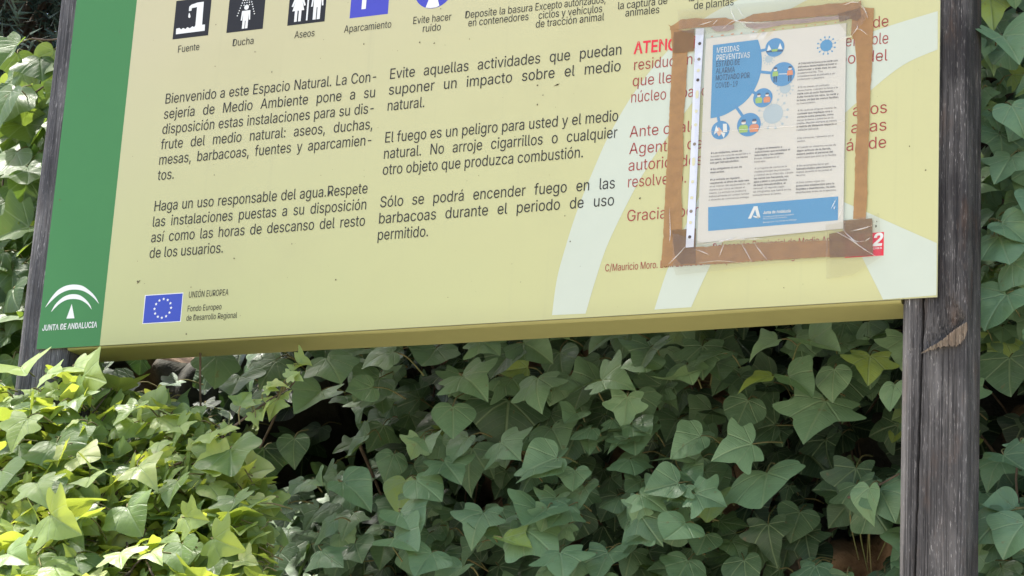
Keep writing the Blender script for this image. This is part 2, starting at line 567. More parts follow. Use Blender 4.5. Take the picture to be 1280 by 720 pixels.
# folded tray behind the face, filling the gap between the posts, with a soft folded lower edge
p = MB()
prof = [(0.0, 0.0), (0.0014, -0.0022), (0.0042, -0.0036), (DEEP-0.003, -0.0036), (DEEP, -0.0005), (DEEP, TOPZ-PANEL_Z-0.002)]
xs = np.linspace(BX0+0.0015, BX1-0.0015, 40)
V = []
for i, x in enumerate(xs):
    w = 0.0012*math.sin(x*5.0)+0.0006*math.sin(x*17)
    for j, (y, dz) in enumerate(prof):
        V.append((x, TH+0.0004+y, PANEL_Z+dz-0.0004+(w*0.5 if j > 1 else 0)))
F = []
n = len(prof)
for i in range(len(xs)-1):
    for j in range(n-1):
        F.append((i*n+j, i*n+j+1, (i+1)*n+j+1, (i+1)*n+j))
p.add(V, F)
for i, rev in ((0, True), (len(xs)-1, False)):
    f = [i*n+j for j in range(n)]
    p.f.append(f if rev else f[::-1])
    p.m.append(0)
p.build('folded_tray', M['under'], root)


# ---- posts
def post(name, xa, xb, z0, z1, zf0, mat, crack=None, scar=None):
    """squared post with rounded arrises; the surface is furrowed along the grain"""
    w = xb-xa
    d = 0.088
    r = 0.013
    cx, cy = (xa+xb)/2, TH+0.0012+d/2
    per = []
    step = 0.0008
    for (ccx, ccy, a0) in ((1, -1, -90), (1, 1, 0), (-1, 1, 90), (-1, -1, 180)):
        ox, oy = ccx*(w/2-r), ccy*(d/2-r)
        for k in range(9):
            a = R(a0+90*k/8)
            per.append((ox+r*math.cos(a), oy+r*math.sin(a), math.cos(a), math.sin(a)))
    full = []
    for i in range(len(per)):
        a, b = per[i], per[(i+1) % len(per)]
        L = math.hypot(b[0]-a[0], b[1]-a[1])
        m = max(1, int(L/step))
        for k in range(m):
            t = k/m
            full.append([a[q]*(1-t)+b[q]*t for q in range(4)])
    full = np.array(full)
    n = len(full)
    zs = [z0, (z0+zf0)/2] + list(np.arange(zf0, z1, 0.006)) + [z1]
    s = np.arange(n)*step
    V = []
    for z in zs:
        disp = np.zeros(n)
        for k in range(n):
            q = full[k]
            disp[k] = 0.0007*mnoise.fractal(Vector((q[0]*240, q[1]*240, z*4)), 1, 2, 3) + 0.0022*mnoise.noise(Vector((q[0]*45, q[1]*45, z*2.2)))
        front = full[:, 3] < -0.5
        if crack is not None:
            xc = crack(z)
            if xc is not None:
                u = (cx+full[:, 0]-xc[0])/xc[1]
                disp -= np.where(full[:, 3] < -0.3, xc[2]*np.exp(-u*u), 0)
        if scar is not None:
            disp += np.where(front, scar(cx+full[:, 0], z), 0)
        for k in range(n):
            q = full[k]
            V.append((cx+q[0]+q[2]*disp[k], cy+q[1]+q[3]*disp[k], z))
    F = []
    for i in range(len(zs)-1):
        for k in range(n):
            a, b = i*n+k, i*n+(k+1) % n
            F.append((a, b, b+n, a+n))
    p = MB()
    p.add(V, F)
    p.f.append([(len(zs)-1)*n+k for k in range(n)])
    p.m.append(0)
    return p.build(name, mat, root, True)


LX0 = float(pp(19.5, 437)[0])
RX1 = float(pp(1207, 380)[0])
print('post widths', BX0-LX0, RX1-BX1, 'panel', X0, XG, XR, BX0, BX1)
post('post', LX0, BX0, 0, TOPZ+0.10, PANEL_Z-0.25, M['post_l'])

SC0, SC1 = xz(1151, 441), xz(1207, 404)
_sd = np.array([SC1[0]-SC0[0], SC1[1]-SC0[1]])
_sl = np.linalg.norm(_sd)
_sd /= _sl
_sn = np.array([-_sd[1], _sd[0]])


def crack_r(z):
    if z > PANEL_Z+0.03: return None
    t = (PANEL_Z-z)/0.40
    x = BX1+0.0285-0.0080*t+0.0012*mnoise.noise(Vector((0, 0, z*60)))+0.0006*mnoise.noise(Vector((0, 4, z*220)))
    return (x, 0.0010, 0.016)


def scar_r(x, z):
    a = (x-SC0[0])*_sd[0]+(z-SC0[1])*_sd[1]
    b = (x-SC0[0])*_sn[0]+(z-SC0[1])*_sn[1]
    mid = np.clip(a/_sl, 0, 1)
    inside = np.clip(np.minimum(a/0.012, (_sl-a)/0.004+1), 0, 1)
    dep = 0.015*mid**0.7*inside
    up = np.where(b >= -0.0015, np.exp(-np.clip(b, 0, 1)/0.016), 0)
    ridge = 0.002*inside*np.exp(-((b+0.006)/0.006)**2)
    # thin check running left from the split to the arris
    c2 = -0.002*np.exp(-((z-(SC0[1]+0.10*(SC0[0]-x)*1.0+6.0*(SC0[0]-x)**2))/0.0012)**2)*(x < SC0[0]+0.004)
    return -dep*up+ridge+c2


rp = post('post', BX1, RX1, 0, TOPZ+0.10, PANEL_Z-0.45, M['post'], crack_r, scar_r)
rp['label'] = 'right post with a long vertical crack and a pale split below the board'

# bare splintered wood of the split
p = MB()
yf = TH+0.0012
lo = spline([xz(*q) for q in [(1151, 441.5), (1162, 438.5), (1172, 435), (1182, 432.5), (1192, 433), (1200, 430), (1206, 423), (1209.5, 412)]], 10)
hi = spline([xz(*q) for q in [(1151, 440.5), (1163, 433.5), (1174, 427.5), (1183, 420.5), (1191, 413), (1199, 407.5), (1205, 403.5), (1209, 403)]], 10)
NR = 9
V_ = []
for i, (a, b) in enumerate(zip(lo, hi)):
    jag = random.gauss(0, 0.0011)*min(1, i/20)
    for j in range(NR):
        t = j/(NR-1)
        z_ = a[1]+(b[1]-a[1])*t+(jag if j < 2 else 0)+(random.gauss(0, .0004))
        x_ = a[0]+(b[0]-a[0])*t+random.gauss(0, .0003)
        fib = 0.0011*mnoise.fractal(Vector((x_*420+z_*160, 0, z_*120-x_*60)), 1, 2, 3)
        bb = (x_-SC0[0])*_sn[0]+(z_-SC0[1])*_sn[1]
        y_ = yf-0.0040+max(0, bb)*0.9+fib*.7+0.002*(1-min(1, i/12))
        V_.append((x_, y_, z_))
p.add(V_, [(i*NR+j, (i+1)*NR+j, (i+1)*NR+j+1, i*NR+j+1) for i in range(len(lo)-1) for j in range(NR-1)])
p.build('bare_split', M['scar'], rp)

# ------------------------------------------------------------------ printing on the board
TXT = bpy.data.curves.new('lettering_source', 'FONT')
TXT.resolution_u = 3
try:        # the grotesque that ships inside Blender; otherwise Blender's built-in face
    import os
    _fp = os.path.join(bpy.utils.system_resource('DATAFILES', path='fonts'), 'Inter.woff2')
    TXT.font = bpy.data.fonts.load(_fp)
except Exception as e:
    print('built-in lettering', e)
TXO = bpy.data.objects.new('lettering_source', TXT)
COL.objects.link(TXO)


def glyphs(s, space=1.0, bold=0.0, chars=1.0):
    TXT.body = s
    TXT.size = 1.0
    TXT.space_word = space
    TXT.space_character = chars
    TXT.offset = bold
    dg = bpy.context.evaluated_depsgraph_get()
    me = bpy.data.meshes.new_from_object(TXO.evaluated_get(dg))
    n = len(me.vertices)
    co = np.empty(n*3)
    me.vertices.foreach_get('co', co)
    fs = [list(q.vertices) for q in me.polygons]
    bpy.data.meshes.remove(me)
    par = list(range(n))            # separate strokes of one letter may overlap: give every stroke its own hair of depth

    def find(i):
        while par[i] != i:
            par[i] = par[par[i]]
            i = par[i]
        return i
    for f in fs:
        for i in f[1:]: par[find(i)] = find(f[0])
    order = {}
    lay = np.array([order.setdefault(find(i), len(order)) % 4 for i in range(n)], float) if n else np.zeros(0)
    global LAYER
    LAYER = lay*0.00003
    return co.reshape(-1, 3)[:, :2], fs


CAPH = glyphs('H')[0][:, 1].max()


def line(mb, s, x, z, cap, width=None, cond=0.78, bold=0.0, y=-0.0008, mi=0, ang=0.0, justify=False, italic=0.0):
    """one line of lettering; fitted to a measured width, or set at a fixed condensation and justified by its word gaps"""
    k = cap/CAPH
    sp = 1.0
    if justify and width and ' ' in s:
        w1 = np.ptp(glyphs(s, 1.0, bold)[0][:, 0])*k*cond
        w2 = np.ptp(glyphs(s, 2.0, bold)[0][:, 0])*k*cond
        sp = 1+(width-w1)/max(w2-w1, 1e-6)
        if sp < 0.6:
            sp = 0.6
            cond = None
        sp = min(sp, 2.6)
    co, fs = glyphs(s, sp, bold)
    co = co.copy()
    co[:, 0] -= co[:, 0].min()
    wn_ = co[:, 0].max()*k
    kx = (width/wn_) if width else (cond or 0.73)
    X, Z = co[:, 0]*k*kx, co[:, 1]*k
    X = X+italic*Z
    ca, sa = math.cos(ang), math.sin(ang)
    V = [(x+a*ca-b*sa, y-l, z+a*sa+b*ca) for a, b, l in zip(X, Z, LAYER)]
    if any(ch in s for ch in 'DRPK14#'):     # letters drawn with crossing strokes: part the crossing faces by microns
        V2, f2 = [], []
        for i, f in enumerate(fs):
            f2.append(list(range(len(V2), len(V2)+len(f))))
            V2 += [(V[q][0], V[q][1]-(i % 29)*4e-6, V[q][2]) for q in f]
        V, fs = V2, f2
    mb.add(V, fs, mi)
    return kx


def line_px(mb, s, a, b, cap, **kw):
    """lettering whose baseline runs between two measured points of the board"""
    A, B = xz(*a), xz(*b)
    w = math.hypot(B[0]-A[0], B[1]-A[1])
    return line(mb, s, A[0], A[1], cap, width=w, ang=math.atan2(B[1]-A[1], B[0]-A[0]), **kw)


def poly_px(pts, n=0, closed=True):
    P = [xz(*q) for q in pts]
    return spline(P, n, closed) if n else P


YS, YT = -0.00015, -0.00045           # printed shapes, then lettering a hair in front
# big pale arcs of the emblem printed across the right half
p = MB()
o_ = [(690, 394), (696, 350), (706, 312), (722, 262), (745, 205), (762, 168), (790, 120), (828, 71), (879, 24), (940, -8), (1010, -38)]
i_ = [(1060, -18), (1003, 3), (940, 45), (880, 110), (833, 173), (798, 228), (762, 300), (746, 345), (732, 392)]
p.flat(spline([xz(*q) for q in o_], 6)+spline([xz(*q) for q in i_], 6), YS)
p.build('printed_arc', M['mint'], panel)
p = MB()
o_ = [(818, 387), (834, 338), (858, 280), (905, 190), (985, 90), (1060, 52), (1110, 33), (1172.2, 14)]
i_ = [(1172, 62), (1128, 82), (1078, 122), (1020, 175), (950, 245), (905, 300), (884, 340), (864, 384)]
p.flat(spline([xz(*q) for q in o_], 6)+spline([xz(*q) for q in i_], 6), YS-0.00005)
p.build('printed_arc', M['mint'], panel)
p = MB()
p.flat([xz(*q) for q in [(1040, 246), (1171, 304), (1170.6, 369), (1104, 374.5)]], YS-0.00009)
p.build('printed_wedge', M['mint'], panel)

# paragraphs
C1, C2, CE1, CE2 = 0.1915, 0.5870, 0.3720, 0.3730
PITCH = 0.02525
BZ = PANEL_Z


def para(name, rows, x, z, w, mat, cap=0.0168, cond=0.80):
    mb = MB()
    for i, r_ in enumerate(rows):
        last = r_.endswith('|')
        s = r_.rstrip('|')
        line(mb, s, X0+x, BZ+z-PITCH*i, cap, width=None if last else w, cond=cond, y=YT, justify=not last)
    return mb.build(name, mat, panel)


COND = 0.785
para('welcome_paragraph', ['Bienvenido a este Espacio Natural. La Con-', 'sejería de Medio Ambiente pone a su', 'disposición estas instalaciones para su dis-',
     'frute del medio natural: aseos, duchas,', 'mesas, barbacoas, fuentes y aparcamien-', 'tos.|'], C1, 0.3875, CE1, M['text'], cond=COND)
para('water_paragraph', ['Haga un uso responsable del agua.Respete', 'las instalaciones puestas a su disposición', 'así como las horas de descanso del resto',
     'de los usuarios.|'], C1, 0.2108, CE1, M['text'], cond=COND)
para('impact_paragraph', ['Evite aquellas actividades que puedan', 'suponer un impacto sobre el medio', 'natural.|'], C2, 0.3888, CE2, M['text'], cond=COND)
para('fire_paragraph', ['El fuego es un peligro para usted y el medio', 'natural. No arroje cigarrillos o cualquier', 'otro objeto que produzca combustión.|'],
     C2, 0.2878, CE2, M['text'], cond=COND)
para('barbecue_paragraph', ['Sólo se podrá encender fuego en las', 'barbacoas durante el periodo de uso', 'permitido.|'], C2, 0.1868, CE2, M['text'], cond=COND)

# red column, partly under the taped notice
mb = MB()
line_px(mb, 'ATENCIÓN', (792, 67.5), (876, 59.5), 0.0178, bold=0.018, y=YT)
mb.build('red_heading', M['red_bold'], panel)
for rows in ((('residuos no', (792.5, 88), (875, 79.5)), ('que lleve', (790.8, 108.2), (858, 101.5)), ('núcleo urbano', (789, 128.5), (884, 119.5))),
             (('da de', (1066, 38), (1110.5, 33)), ('efenble', (1057, 58.5), (1110.2, 54.5)), ('por del', (1049, 81), (1109.4, 75.8))),
             (('Ante cualq', (787, 172), (872, 164)), ('Agentes de', (786.5, 193), (878, 185.5)), ('autoridades', (785.6, 214), (878, 206)), ('resolverlo.', (785, 234.5), (857.5, 228.5))),
             (('Gracias por s', (784, 277), (886, 268.5)),),
             (('a los', (1066, 145.5), (1108.6, 141)), ('a las', (1064, 167), (1108, 163)), ('án de', (1058, 189), (1107.6, 184.5)))):
    mb = MB()
    for s, a, b in rows:
        line_px(mb, s, a, b, 0.0168, y=YT, bold=-0.003)
    mb.build('red_paragraph', M['red'], panel)
mb = MB()
line_px(mb, 'Delegación Provincial de Medio Ambiente', (891, 313.5), (1068, 302.5), 0.0105, y=YT)
line_px(mb, 'C/Mauricio Moro. Edif. EUROCOM. Bloque sur. 29006 Málaga. Telf:951040058', (756.5, 339.5), (1073, 318.5), 0.0105, y=YT)
mb.build('red_address', M['red'], panel)
mb = MB()
mb.flat([xz(*q) for q in [(1056, 293.5), (1105, 290), (1104.6, 319.5), (1056, 322.5)]], YS-0.00012, 0)
line_px(mb, '112', (1064, 309), (1102.5, 306.5), 0.0165, bold=0.03, y=YT, mi=1, italic=0.15)
line_px(mb, 'emergencias', (1064, 313.6), (1102.5, 311), 0.0030, bold=0.01, y=YT, mi=1)
mb.build('emergency_sign', [M['red_bold'], M['white']], panel)

# captions
caps = [('Fuente', (222.5, 66), (249, 62.5)), ('Ducha', (290.8, 58), (316.7, 55)), ('Aseos', (368, 48.2), (393, 45.3)), ('Aparcamiento', (430, 41.2), (489, 34.5)),
        ('Evite hacer|ruido', (516.5, 30.5), (564, 25.2), (528.5, 40.4), (550.8, 37.9)),
        ('Deposite la basura|en contenedores', (581.6, 23.3), (665.2, 14), (585.3, 33.4), (660.5, 25)),
        ('Excepto autorizados,|ciclos y vehículos|de tracción animal', (669.2, 13.5), (756.8, 3.6), (673.2, 24), (752.6, 15.2), (669.7, 35), (755, 25.5)),
        ('la captura de|animales', (772.7, 12), (834, 5), (781.7, 21), (824, 16.4)), ('la recolección|de plantas', (861, 2), (926, -5.5), (867.5, 11.9), (917, 6.6))]
for c in caps:
    mb = MB()
    for i, s in enumerate(c[0].split('|')):
        line_px(mb, s, c[1+2*i], c[2+2*i], 0.0118, y=YT)
    mb.build('caption', M['text'], panel)


# pictograms
def zp(pts, ox, oy, k):
    return [xz(ox+a/k, oy+b/k) for a, b in pts]


SQ = 0.0655


def square(mb, x0, mi=0):
    mb.flat([(X0+x0, BZ+0.4955), (X0+x0+SQ, BZ+0.4955), (X0+x0+SQ, BZ+0.561), (X0+x0, BZ+0.561)], YS, mi)


mb = MB()       # fountain
square(mb, 0.1925)
mb.flat(zp([(240, 172), (242, 144), (258, 140), (266, 148), (276, 140), (288, 146), (298, 136), (310, 142), (322, 132), (332, 136), (338, 126), (346, 36), (320, 41), (318, 54), (305, 56), (307, 34), (318, 24), (350, 13), (380, 9), (371, 124), (386, 123), (384, 154)], 160, 0, 4), YT, 1)
mb.flat(zp(spline([(307, 64), (313, 82), (308, 90), (302, 84)], 4, True), 160, 0, 4), YT, 1)
mb.build('pictogram', [M['black'], M['white']], panel)
mb = MB()       # shower
square(mb, 0.2912)
cx_, cz_ = X0+0.2912+SQ*.5, BZ+0.4955
mb.disc(cx_, cz_+0.0395, 0.0042, YT, 1, 16)
b_ = [(-.0075, .034), (.0075, .034), (.0085, .018), (.0062, .018), (.005, .029), (.0050, .004), (.0006, .004), (.0006, .017), (-.0006, .017), (-.0006, .004), (-.005, .004), (-.005, .029), (-.0062, .018), (-.0085, .018)]
mb.flat([(cx_+a, cz_+b) for a, b in b_], YT, 1)
for k in range(-2, 3):
    for j in range(9):
        t = j/8
        if abs(k) < 2 and t > 0.62: continue
        if k == 0 and t > .5: continue
        mb.disc(cx_+k*(0.0022+0.0055*t), cz_+0.060-0.033*t, 0.0011, YT, 1, 8)
mb.build('pictogram', [M['black'], M['white']], panel)
mb = MB()       # toilets
square(mb, 0.4003)
cx_, cz_ = X0+0.4003, BZ+0.4955
for ox in (0.0175, 0.050):
    mb.disc(cx_+ox, cz_+0.057, 0.0045, YT, 1, 16)
mb.flat([(cx_+0.0175+a, cz_+b) for a, b in [(-.005, .051), (.005, .051), (.0125, .031), (.0095, .030), (.0058, .040), (.0105, .023), (.0058, .023), (.0058, .005), (.0012, .005), (.0012, .023), (-.0012, .023), (-.0012, .005), (-.0058, .005), (-.0058, .023), (-.0105, .023), (-.0058, .040), (-.0095, .030), (-.0125, .031)]], YT, 1)
mb.flat([(cx_+0.0505+a, cz_+b) for a, b in [(-.0085, .051), (.0085, .051), (.0108, .027), (.0082, .027), (.0066, .042), (.0062, .005), (.0008, .005), (.0008, .025), (-.0008, .025), (-.0008, .005), (-.0062, .005), (-.0066, .042), (-.0082, .027), (-.0108, .027)]], YT, 1)
mb.flat([(cx_+.0325, cz_+.005), (cx_+.0352, cz_+.005), (cx_+.0352, cz_+.060), (cx_+.0325, cz_+.060)], YT, 1)
mb.build('pictogram', [M['black'], M['white']], panel)
mb = MB()       # parking
square(mb, 0.5093)
cx_, cz_ = X0+0.5093, BZ+0.4955
outer = [(cx_+.036+.0135*math.cos(t), cz_+.042+.0125*math.sin(t)) for t in np.linspace(-math.pi/2, math.pi/2, 14)]
inner = [(cx_+.035+.0065*math.cos(t), cz_+.042+.0060*math.sin(t)) for t in np.linspace(math.pi/2, -math.pi/2, 12)]
mb.flat([(cx_+.0195, cz_+.0125), (cx_+.027, cz_+.0125), (cx_+.027, cz_+.0545), (cx_+.0195, cz_+.0545)], YT, 1)
mb.flat([(cx_+.0271, cz_+.0295)]+outer+[(cx_+.0271, cz_+.0545), (cx_+.0271, cz_+.048)]+inner+[(cx_+.0271, cz_+.036)], YT-0.00002, 1)
mb.build('pictogram', [M['blue'], M['white']], panel)
mb = MB()       # keep quiet: hand at the mouth on a blue disc
c_ = xz(541, 10.5)
mb.disc(c_[0], c_[1]+0.033, 0.033, YS, 0, 40)
mb.flat([(c_[0]+a, c_[1]+b) for a, b in [(-.012, .0025), (-.004, .0008), (.006, .001), (.011, .003), (.008, .012), (.014, .024), (.016, .040), (.010, .056), (-.008, .056), (-.015, .040), (-.013, .022), (-.008, .014)]], YT, 1)
mb.build('pictogram', [M['blue'], M['white']], panel)

# flag with twelve stars
mb = MB()
mb.flat([xz(*q) for q in [(181.2, 368.9), (229.3, 365.7), (226.1, 402.2), (178, 405.1)]], YS, 1)
FQ = [xz(*q) for q in [(182.2, 369.8), (228.5, 366.7), (225.3, 401.4), (178.8, 404.2)]]
mb.flat(FQ, YS-0.0001, 0)
fx_, fz_ = sum(q[0] for q in FQ)/4, sum(q[1] for q in FQ)/4
for k in range(12):
    a = k*math.pi/6
    sx, sz = fx_+0.0148*math.sin(a), fz_+0.0148*math.cos(a)
    st = []
    for j in range(10):
        rr = 0.0026 if j % 2 == 0 else 0.0012
        st.append((sx+rr*math.sin(j*math.pi/5), sz+rr*math.cos(j*math.pi/5)))
    mb.flat(st, YS-0.0002, 1)
mb.build('printed_flag', [M['flag'], M['white']], panel)
mb = MB()
line_px(mb, 'UNIÓN EUROPEA', (236, 372.3), (285.4, 369.1), 0.0098, y=YT)
line_px(mb, 'Fondo Europeo', (234.4, 389.6), (276.8, 386.8), 0.0092, y=YT)
line_px(mb, 'de Desarrollo Regional', (232.9, 401.2), (296.2, 397.4), 0.0092, y=YT)
mb.build('flag_caption', M['text'], panel)

# regional emblem on the green band
mb = MB()
k8 = lambda pts, n=6: [xz(40+a/8, 340+b/8) for a, b in spline(pts, n)]
mb.flat(k8([(133, 355), (190, 262), (260, 182), (340, 138), (425, 126), (510, 142), (590, 200), (640, 258), (670, 318)]) +
        k8([(668, 317), (620, 262), (560, 215), (500, 186), (425, 176), (350, 186), (270, 225), (195, 290), (135, 354)]), YS)
mb.flat(k8([(190, 402), (230, 330), (290, 268), (350, 234), (415, 222), (480, 234), (540, 278), (580, 330), (597, 375)]) +
        k8([(596, 374), (560, 328), (510, 292), (470, 276), (415, 270), (350, 278), (290, 308), (240, 350), (192, 401)]), YS)
mb.flat([xz(40+a/8, 340+b/8) for a, b in [(398, 320), (345, 466), (425, 463)]], YS)
line_px(mb, 'JUNTA DE ANDALUCIA', (53, 413.5), (121.3, 409.2), 0.0090, bold=0.016, y=YT)
mb.build('printed_emblem', M['white'], panel)

# specks and runs of dirt
mb = MB()
sp_px = [(270, 31), (319, 65), (269, 83), (551, 11), (587, 49), (525, 53), (543, 54), (672, 107), (679, 119), (672, 131), (697, 106), (268, 219), (172, 352), (239, 359), (233, 418),
         (293, 323), (706, 270), (713, 302), (800, 248), (1137, 183), (1157, 213), (1096, 277), (1095, 283), (1102, 72), (541, 207), (365, 305), (640, 330), (420, 350), (560, 372), (980, 360),
         (90, 46), (110, 120), (75, 250), (150, 40), (455, 55), (340, 90)]
for (a, b) in sp_px:
    c = xz(a, b)
    r_ = random.uniform(0.0006, 0.0016)
    mb.flat([(c[0]+r_*random.uniform(.5, 1.3)*math.cos(t), c[1]+r_*random.uniform(.5, 1.4)*math.sin(t)) for t in np.linspace(0, 6.0, 8)], YT-0.0002)
for k in range(90):
    x_, z_ = X0+random.uniform(0.02, 1.40), BZ+random.uniform(0.01, 0.55)
    r_ = random.uniform(0.0002, 0.0006)
    mb.flat([(x_+r_*math.cos(t), z_+r_*math.sin(t)) for t in np.linspace(0, 5.2, 6)], YT-0.0002)
mb.flat([xz(*q) for q in [(692, 108), (696, 105.5), (700, 104.5), (697, 107)]], YT-0.0002)
mb.flat([xz(*q) for q in [(171, 355), (174, 351), (176, 350), (173, 354)]], YT-0.0002)
tag(mb.build('dirt_specks', M['dirt'], panel), kind='stuff')

# ------------------------------------------------------------------ the taped paper notice
nc = pp(975, 180)
note = empty('paper_notice', (nc[0], -0.003, nc[2]))
tag(note, 'cream and blue paper notice in a clear sleeve stuck up with brown tape', 'notice')


def strip(name, pts, y, mat, jag=0.0, crumple=0.0004, seed=0, parent=note, dens=6, lab=None):
    """a piece of tape or film: outline with torn edges, gridded inside so it can crumple"""
    y = -0.0006+y*0.42
    crumple *= 0.55
    rr = random.Random(seed)
    P = [np.array(xz(*q)) for q in pts]
    out = []
    L = len(P)
    for i in range(L):
        a, b = P[i], P[(i+1) % L]
        d = b-a
        ln = np.linalg.norm(d)
        nn = np.array([-d[1], d[0]])/max(ln, 1e-9)
        m = max(1, int(ln/0.0045))
        for k in range(m):
            t = k/m
            j = 0 if k == 0 else rr.gauss(0, 1)*jag*(1.8 if rr.random() < .12 else .6)
            out.append(tuple(a+d*t+nn*j))
    bm = bmesh.new()
    vs_ = [bm.verts.new((q[0], y, q[1])) for q in out]
    es = [bm.edges.new((vs_[i], vs_[(i+1) % len(vs_)])) for i in range(len(vs_))]
    bmesh.ops.triangle_fill(bm, use_beauty=True, use_dissolve=False, edges=es, normal=(0, -1, 0))
    long_e = [e for e in bm.edges if e.calc_length() > 0.012]
    for _ in range(3):
        long_e = [e for e in bm.edges if e.calc_length() > 0.010]
        if not long_e: break
        bmesh.ops.subdivide_edges(bm, edges=long_e, cuts=1)
        bmesh.ops.triangulate(bm, faces=[f for f in bm.faces if len(f.verts) > 3])
    for v in bm.verts:
        v.co.y -= crumple*(1+mnoise.fractal(Vector((v.co.x*90+seed, 0, v.co.z*90)), 1, 2, 3))
    for f in bm.faces:
        f.normal_update()
        if f.normal.y > 0: f.normal_flip()
    me = bpy.data.meshes.new(name)
    bm.to_mesh(me)
    bm.free()
    o = link(name, me, parent, [mat])
    me.polygons.foreach_set('use_smooth', [True]*len(me.polygons))
    if lab: o['label'] = lab
    return o


# paper, brown tape, patches
A4P = [(883, 49), (1058.5, 29.4), (1054.6, 286.2), (872, 304.5)]
strip('tape_strip', [(838.5, 36), (841, 66), (838, 120), (835.5, 180), (832, 240), (829, 300), (826.5, 333), (850, 332), (853, 300), (853, 262), (852, 240), (855, 200), (854, 160), (858, 110), (860, 66), (866, 40)], -0.0014, M['tape'], 0.0003, seed=1)
strip('tape_strip', [(835.5, 31), (838, 38), (871, 35), (889, 34.2), (905, 34), (914, 32.5), (921, 27), (935, 28), (960, 27), (1000, 23), (1049, 19), (1078, 17), (1076.7, 1.3), (1040, 5.2), (1000, 9.4), (960, 16.4), (942, 18), (931, 23.5), (920, 27), (908, 22.5), (898, 23), (880, 24), (870, 23), (851, 25), (843, 31), (839, 33)], -0.0020, M['tape'], 0.0004, seed=2)
strip('tape_strip', [(1066, 17), (1064, 44), (1069, 51), (1071, 80), (1070.7, 120), (1072, 150), (1069, 190), (1069, 220), (1066.7, 274), (1082.5, 275), (1084, 250), (1084.3, 220), (1086.5, 170), (1088, 120), (1090.5, 80), (1091.5, 45), (1093, 10.5), (1079, 9.5)], -0.0014, M['tape'], 0.00035, seed=3)
strip('tape_strip', [(826.5, 333.5), (870, 331.4), (915, 329), (957.5, 325.6), (990, 324), (1040, 321), (1040, 301), (1030, 301), (990, 302.5), (950, 304.5), (927, 306), (872, 309), (850, 312), (829, 314)], -0.0020, M['tape'], 0.00035, seed=4)
strip('tape_patch', [(843, 41), (869, 36.5), (868, 64.5), (856, 66.5), (841.5, 67)], -0.0026, M['patch'], 0.0003, 0.0007, 5, lab='dark crumpled brown tape at the top left corner')
strip('tape_patch', [(1047, 18), (1075, 10.5), (1077, 22), (1072, 27), (1063, 24), (1050, 28)], -0.0026, M['patch'], 0.0004, 0.0007, 6, lab='dark crumpled brown tape at the top right corner')
strip('tape_patch', [(840, 288), (870.4, 286), (870, 330), (852, 331), (844.5, 323)], -0.0026, M['patch'], 0.0002, 0.0006, 7, lab='dark brown tape at the bottom left corner')
strip('tape_patch', [(1054.7, 276), (1090.8, 273.7), (1091.7, 320), (1064, 321.5), (1037.5, 322.5), (1037, 293), (1055, 289)], -0.0026, M['patch'], 0.0002, 0.0007, 8, lab='dark brown tape at the bottom right corner, over the red sign')

paper = strip('paper_sheet', A4P, -0.0032, M['paper'], 0.0, 0.00005, 9)
YP = -0.0006-0.0034*0.42-0.0001
YQ, YR = YP-0.00012, YP-0.00024
z6 = lambda a, b: xz(870+a/4.8, 20+b/4.8)
z7 = lambda a, b: xz(870+a/4.8, 160+b/4.8)
mb = MB()
mb.flat([z6(*q) for q in [(105, 178), (240, 161), (375, 145)]+spline([(375, 145), (392, 205), (398, 280), (388, 360), (352, 448), (300, 515), (236, 562), (165, 600), (90, 618)], 5)], YP)
mb.build('blue_title_panel', M['pblue'], paper)
mb = MB()
mb.flat([z7(*q) for q in [(76, 478), (856, 413), (854, 556), (76, 621)]], YP)
mb.build('blue_footer_panel', M['pblue'], paper)
K = 0.001169/4.8        # metres per zoomed pixel
circ = [(476, 192, 57, (392, 212)), (523, 352, 73, (385, 338)), (404, 494, 58, (330, 450)), (320, 655, 71, (245, 550)), (150, 688, 56, (135, 600))]
for (a, b, r_, s) in circ:
    mb = MB()
    c, s_ = z6(a, b), z6(*s)
    d = np.array(c)-np.array(s_)
    d /= np.linalg.norm(d)
    n_ = np.array([-d[1], d[0]])*0.0021
    mb.flat([tuple(np.array(s_)-d*0.003-n_), tuple(np.array(c)-n_), tuple(np.array(c)+n_), tuple(np.array(s_)-d*0.003+n_)], YP-0.00005)
    mb.disc(c[0], c[1], r_*K, YQ, 0, 36)
    mb.build('round_icon', M['pblue_dark'], paper)


def virus(mb, a, b, r_, mi, core=1.0):
    c = z6(a, b)
    mb.disc(c[0], c[1], r_*K, YP+0.00004, mi, 28)
    for k in range(12):
        t = k*math.pi/6+0.2
        mb.disc(c[0]+1.45*r_*K*math.cos(t), c[1]+1.45*r_*K*math.sin(t), 0.11*r_*K+0.0004, YP+0.00004, mi, 8)
        e = np.array((math.cos(t), math.sin(t)))
        q = np.array((-e[1], e[0]))*0.0003
        A, B = np.array(c)+e*r_*K*.98, np.array(c)+e*r_*K*1.40
        mb.flat([tuple(A-q), tuple(B-q), tuple(B+q), tuple(A+q)], YP+0.00006, mi)


for v_ in ((785, 180, 36, 1), (440, 262, 23, 0), (465, 590, 60, 0), (538, 436, 33, 0)):
    mb = MB()
    virus(mb, *v_)
    mb.build('virus_drawing', [M['ppale'], M['pblue']], paper)
# little people in the round icons
mb = MB()


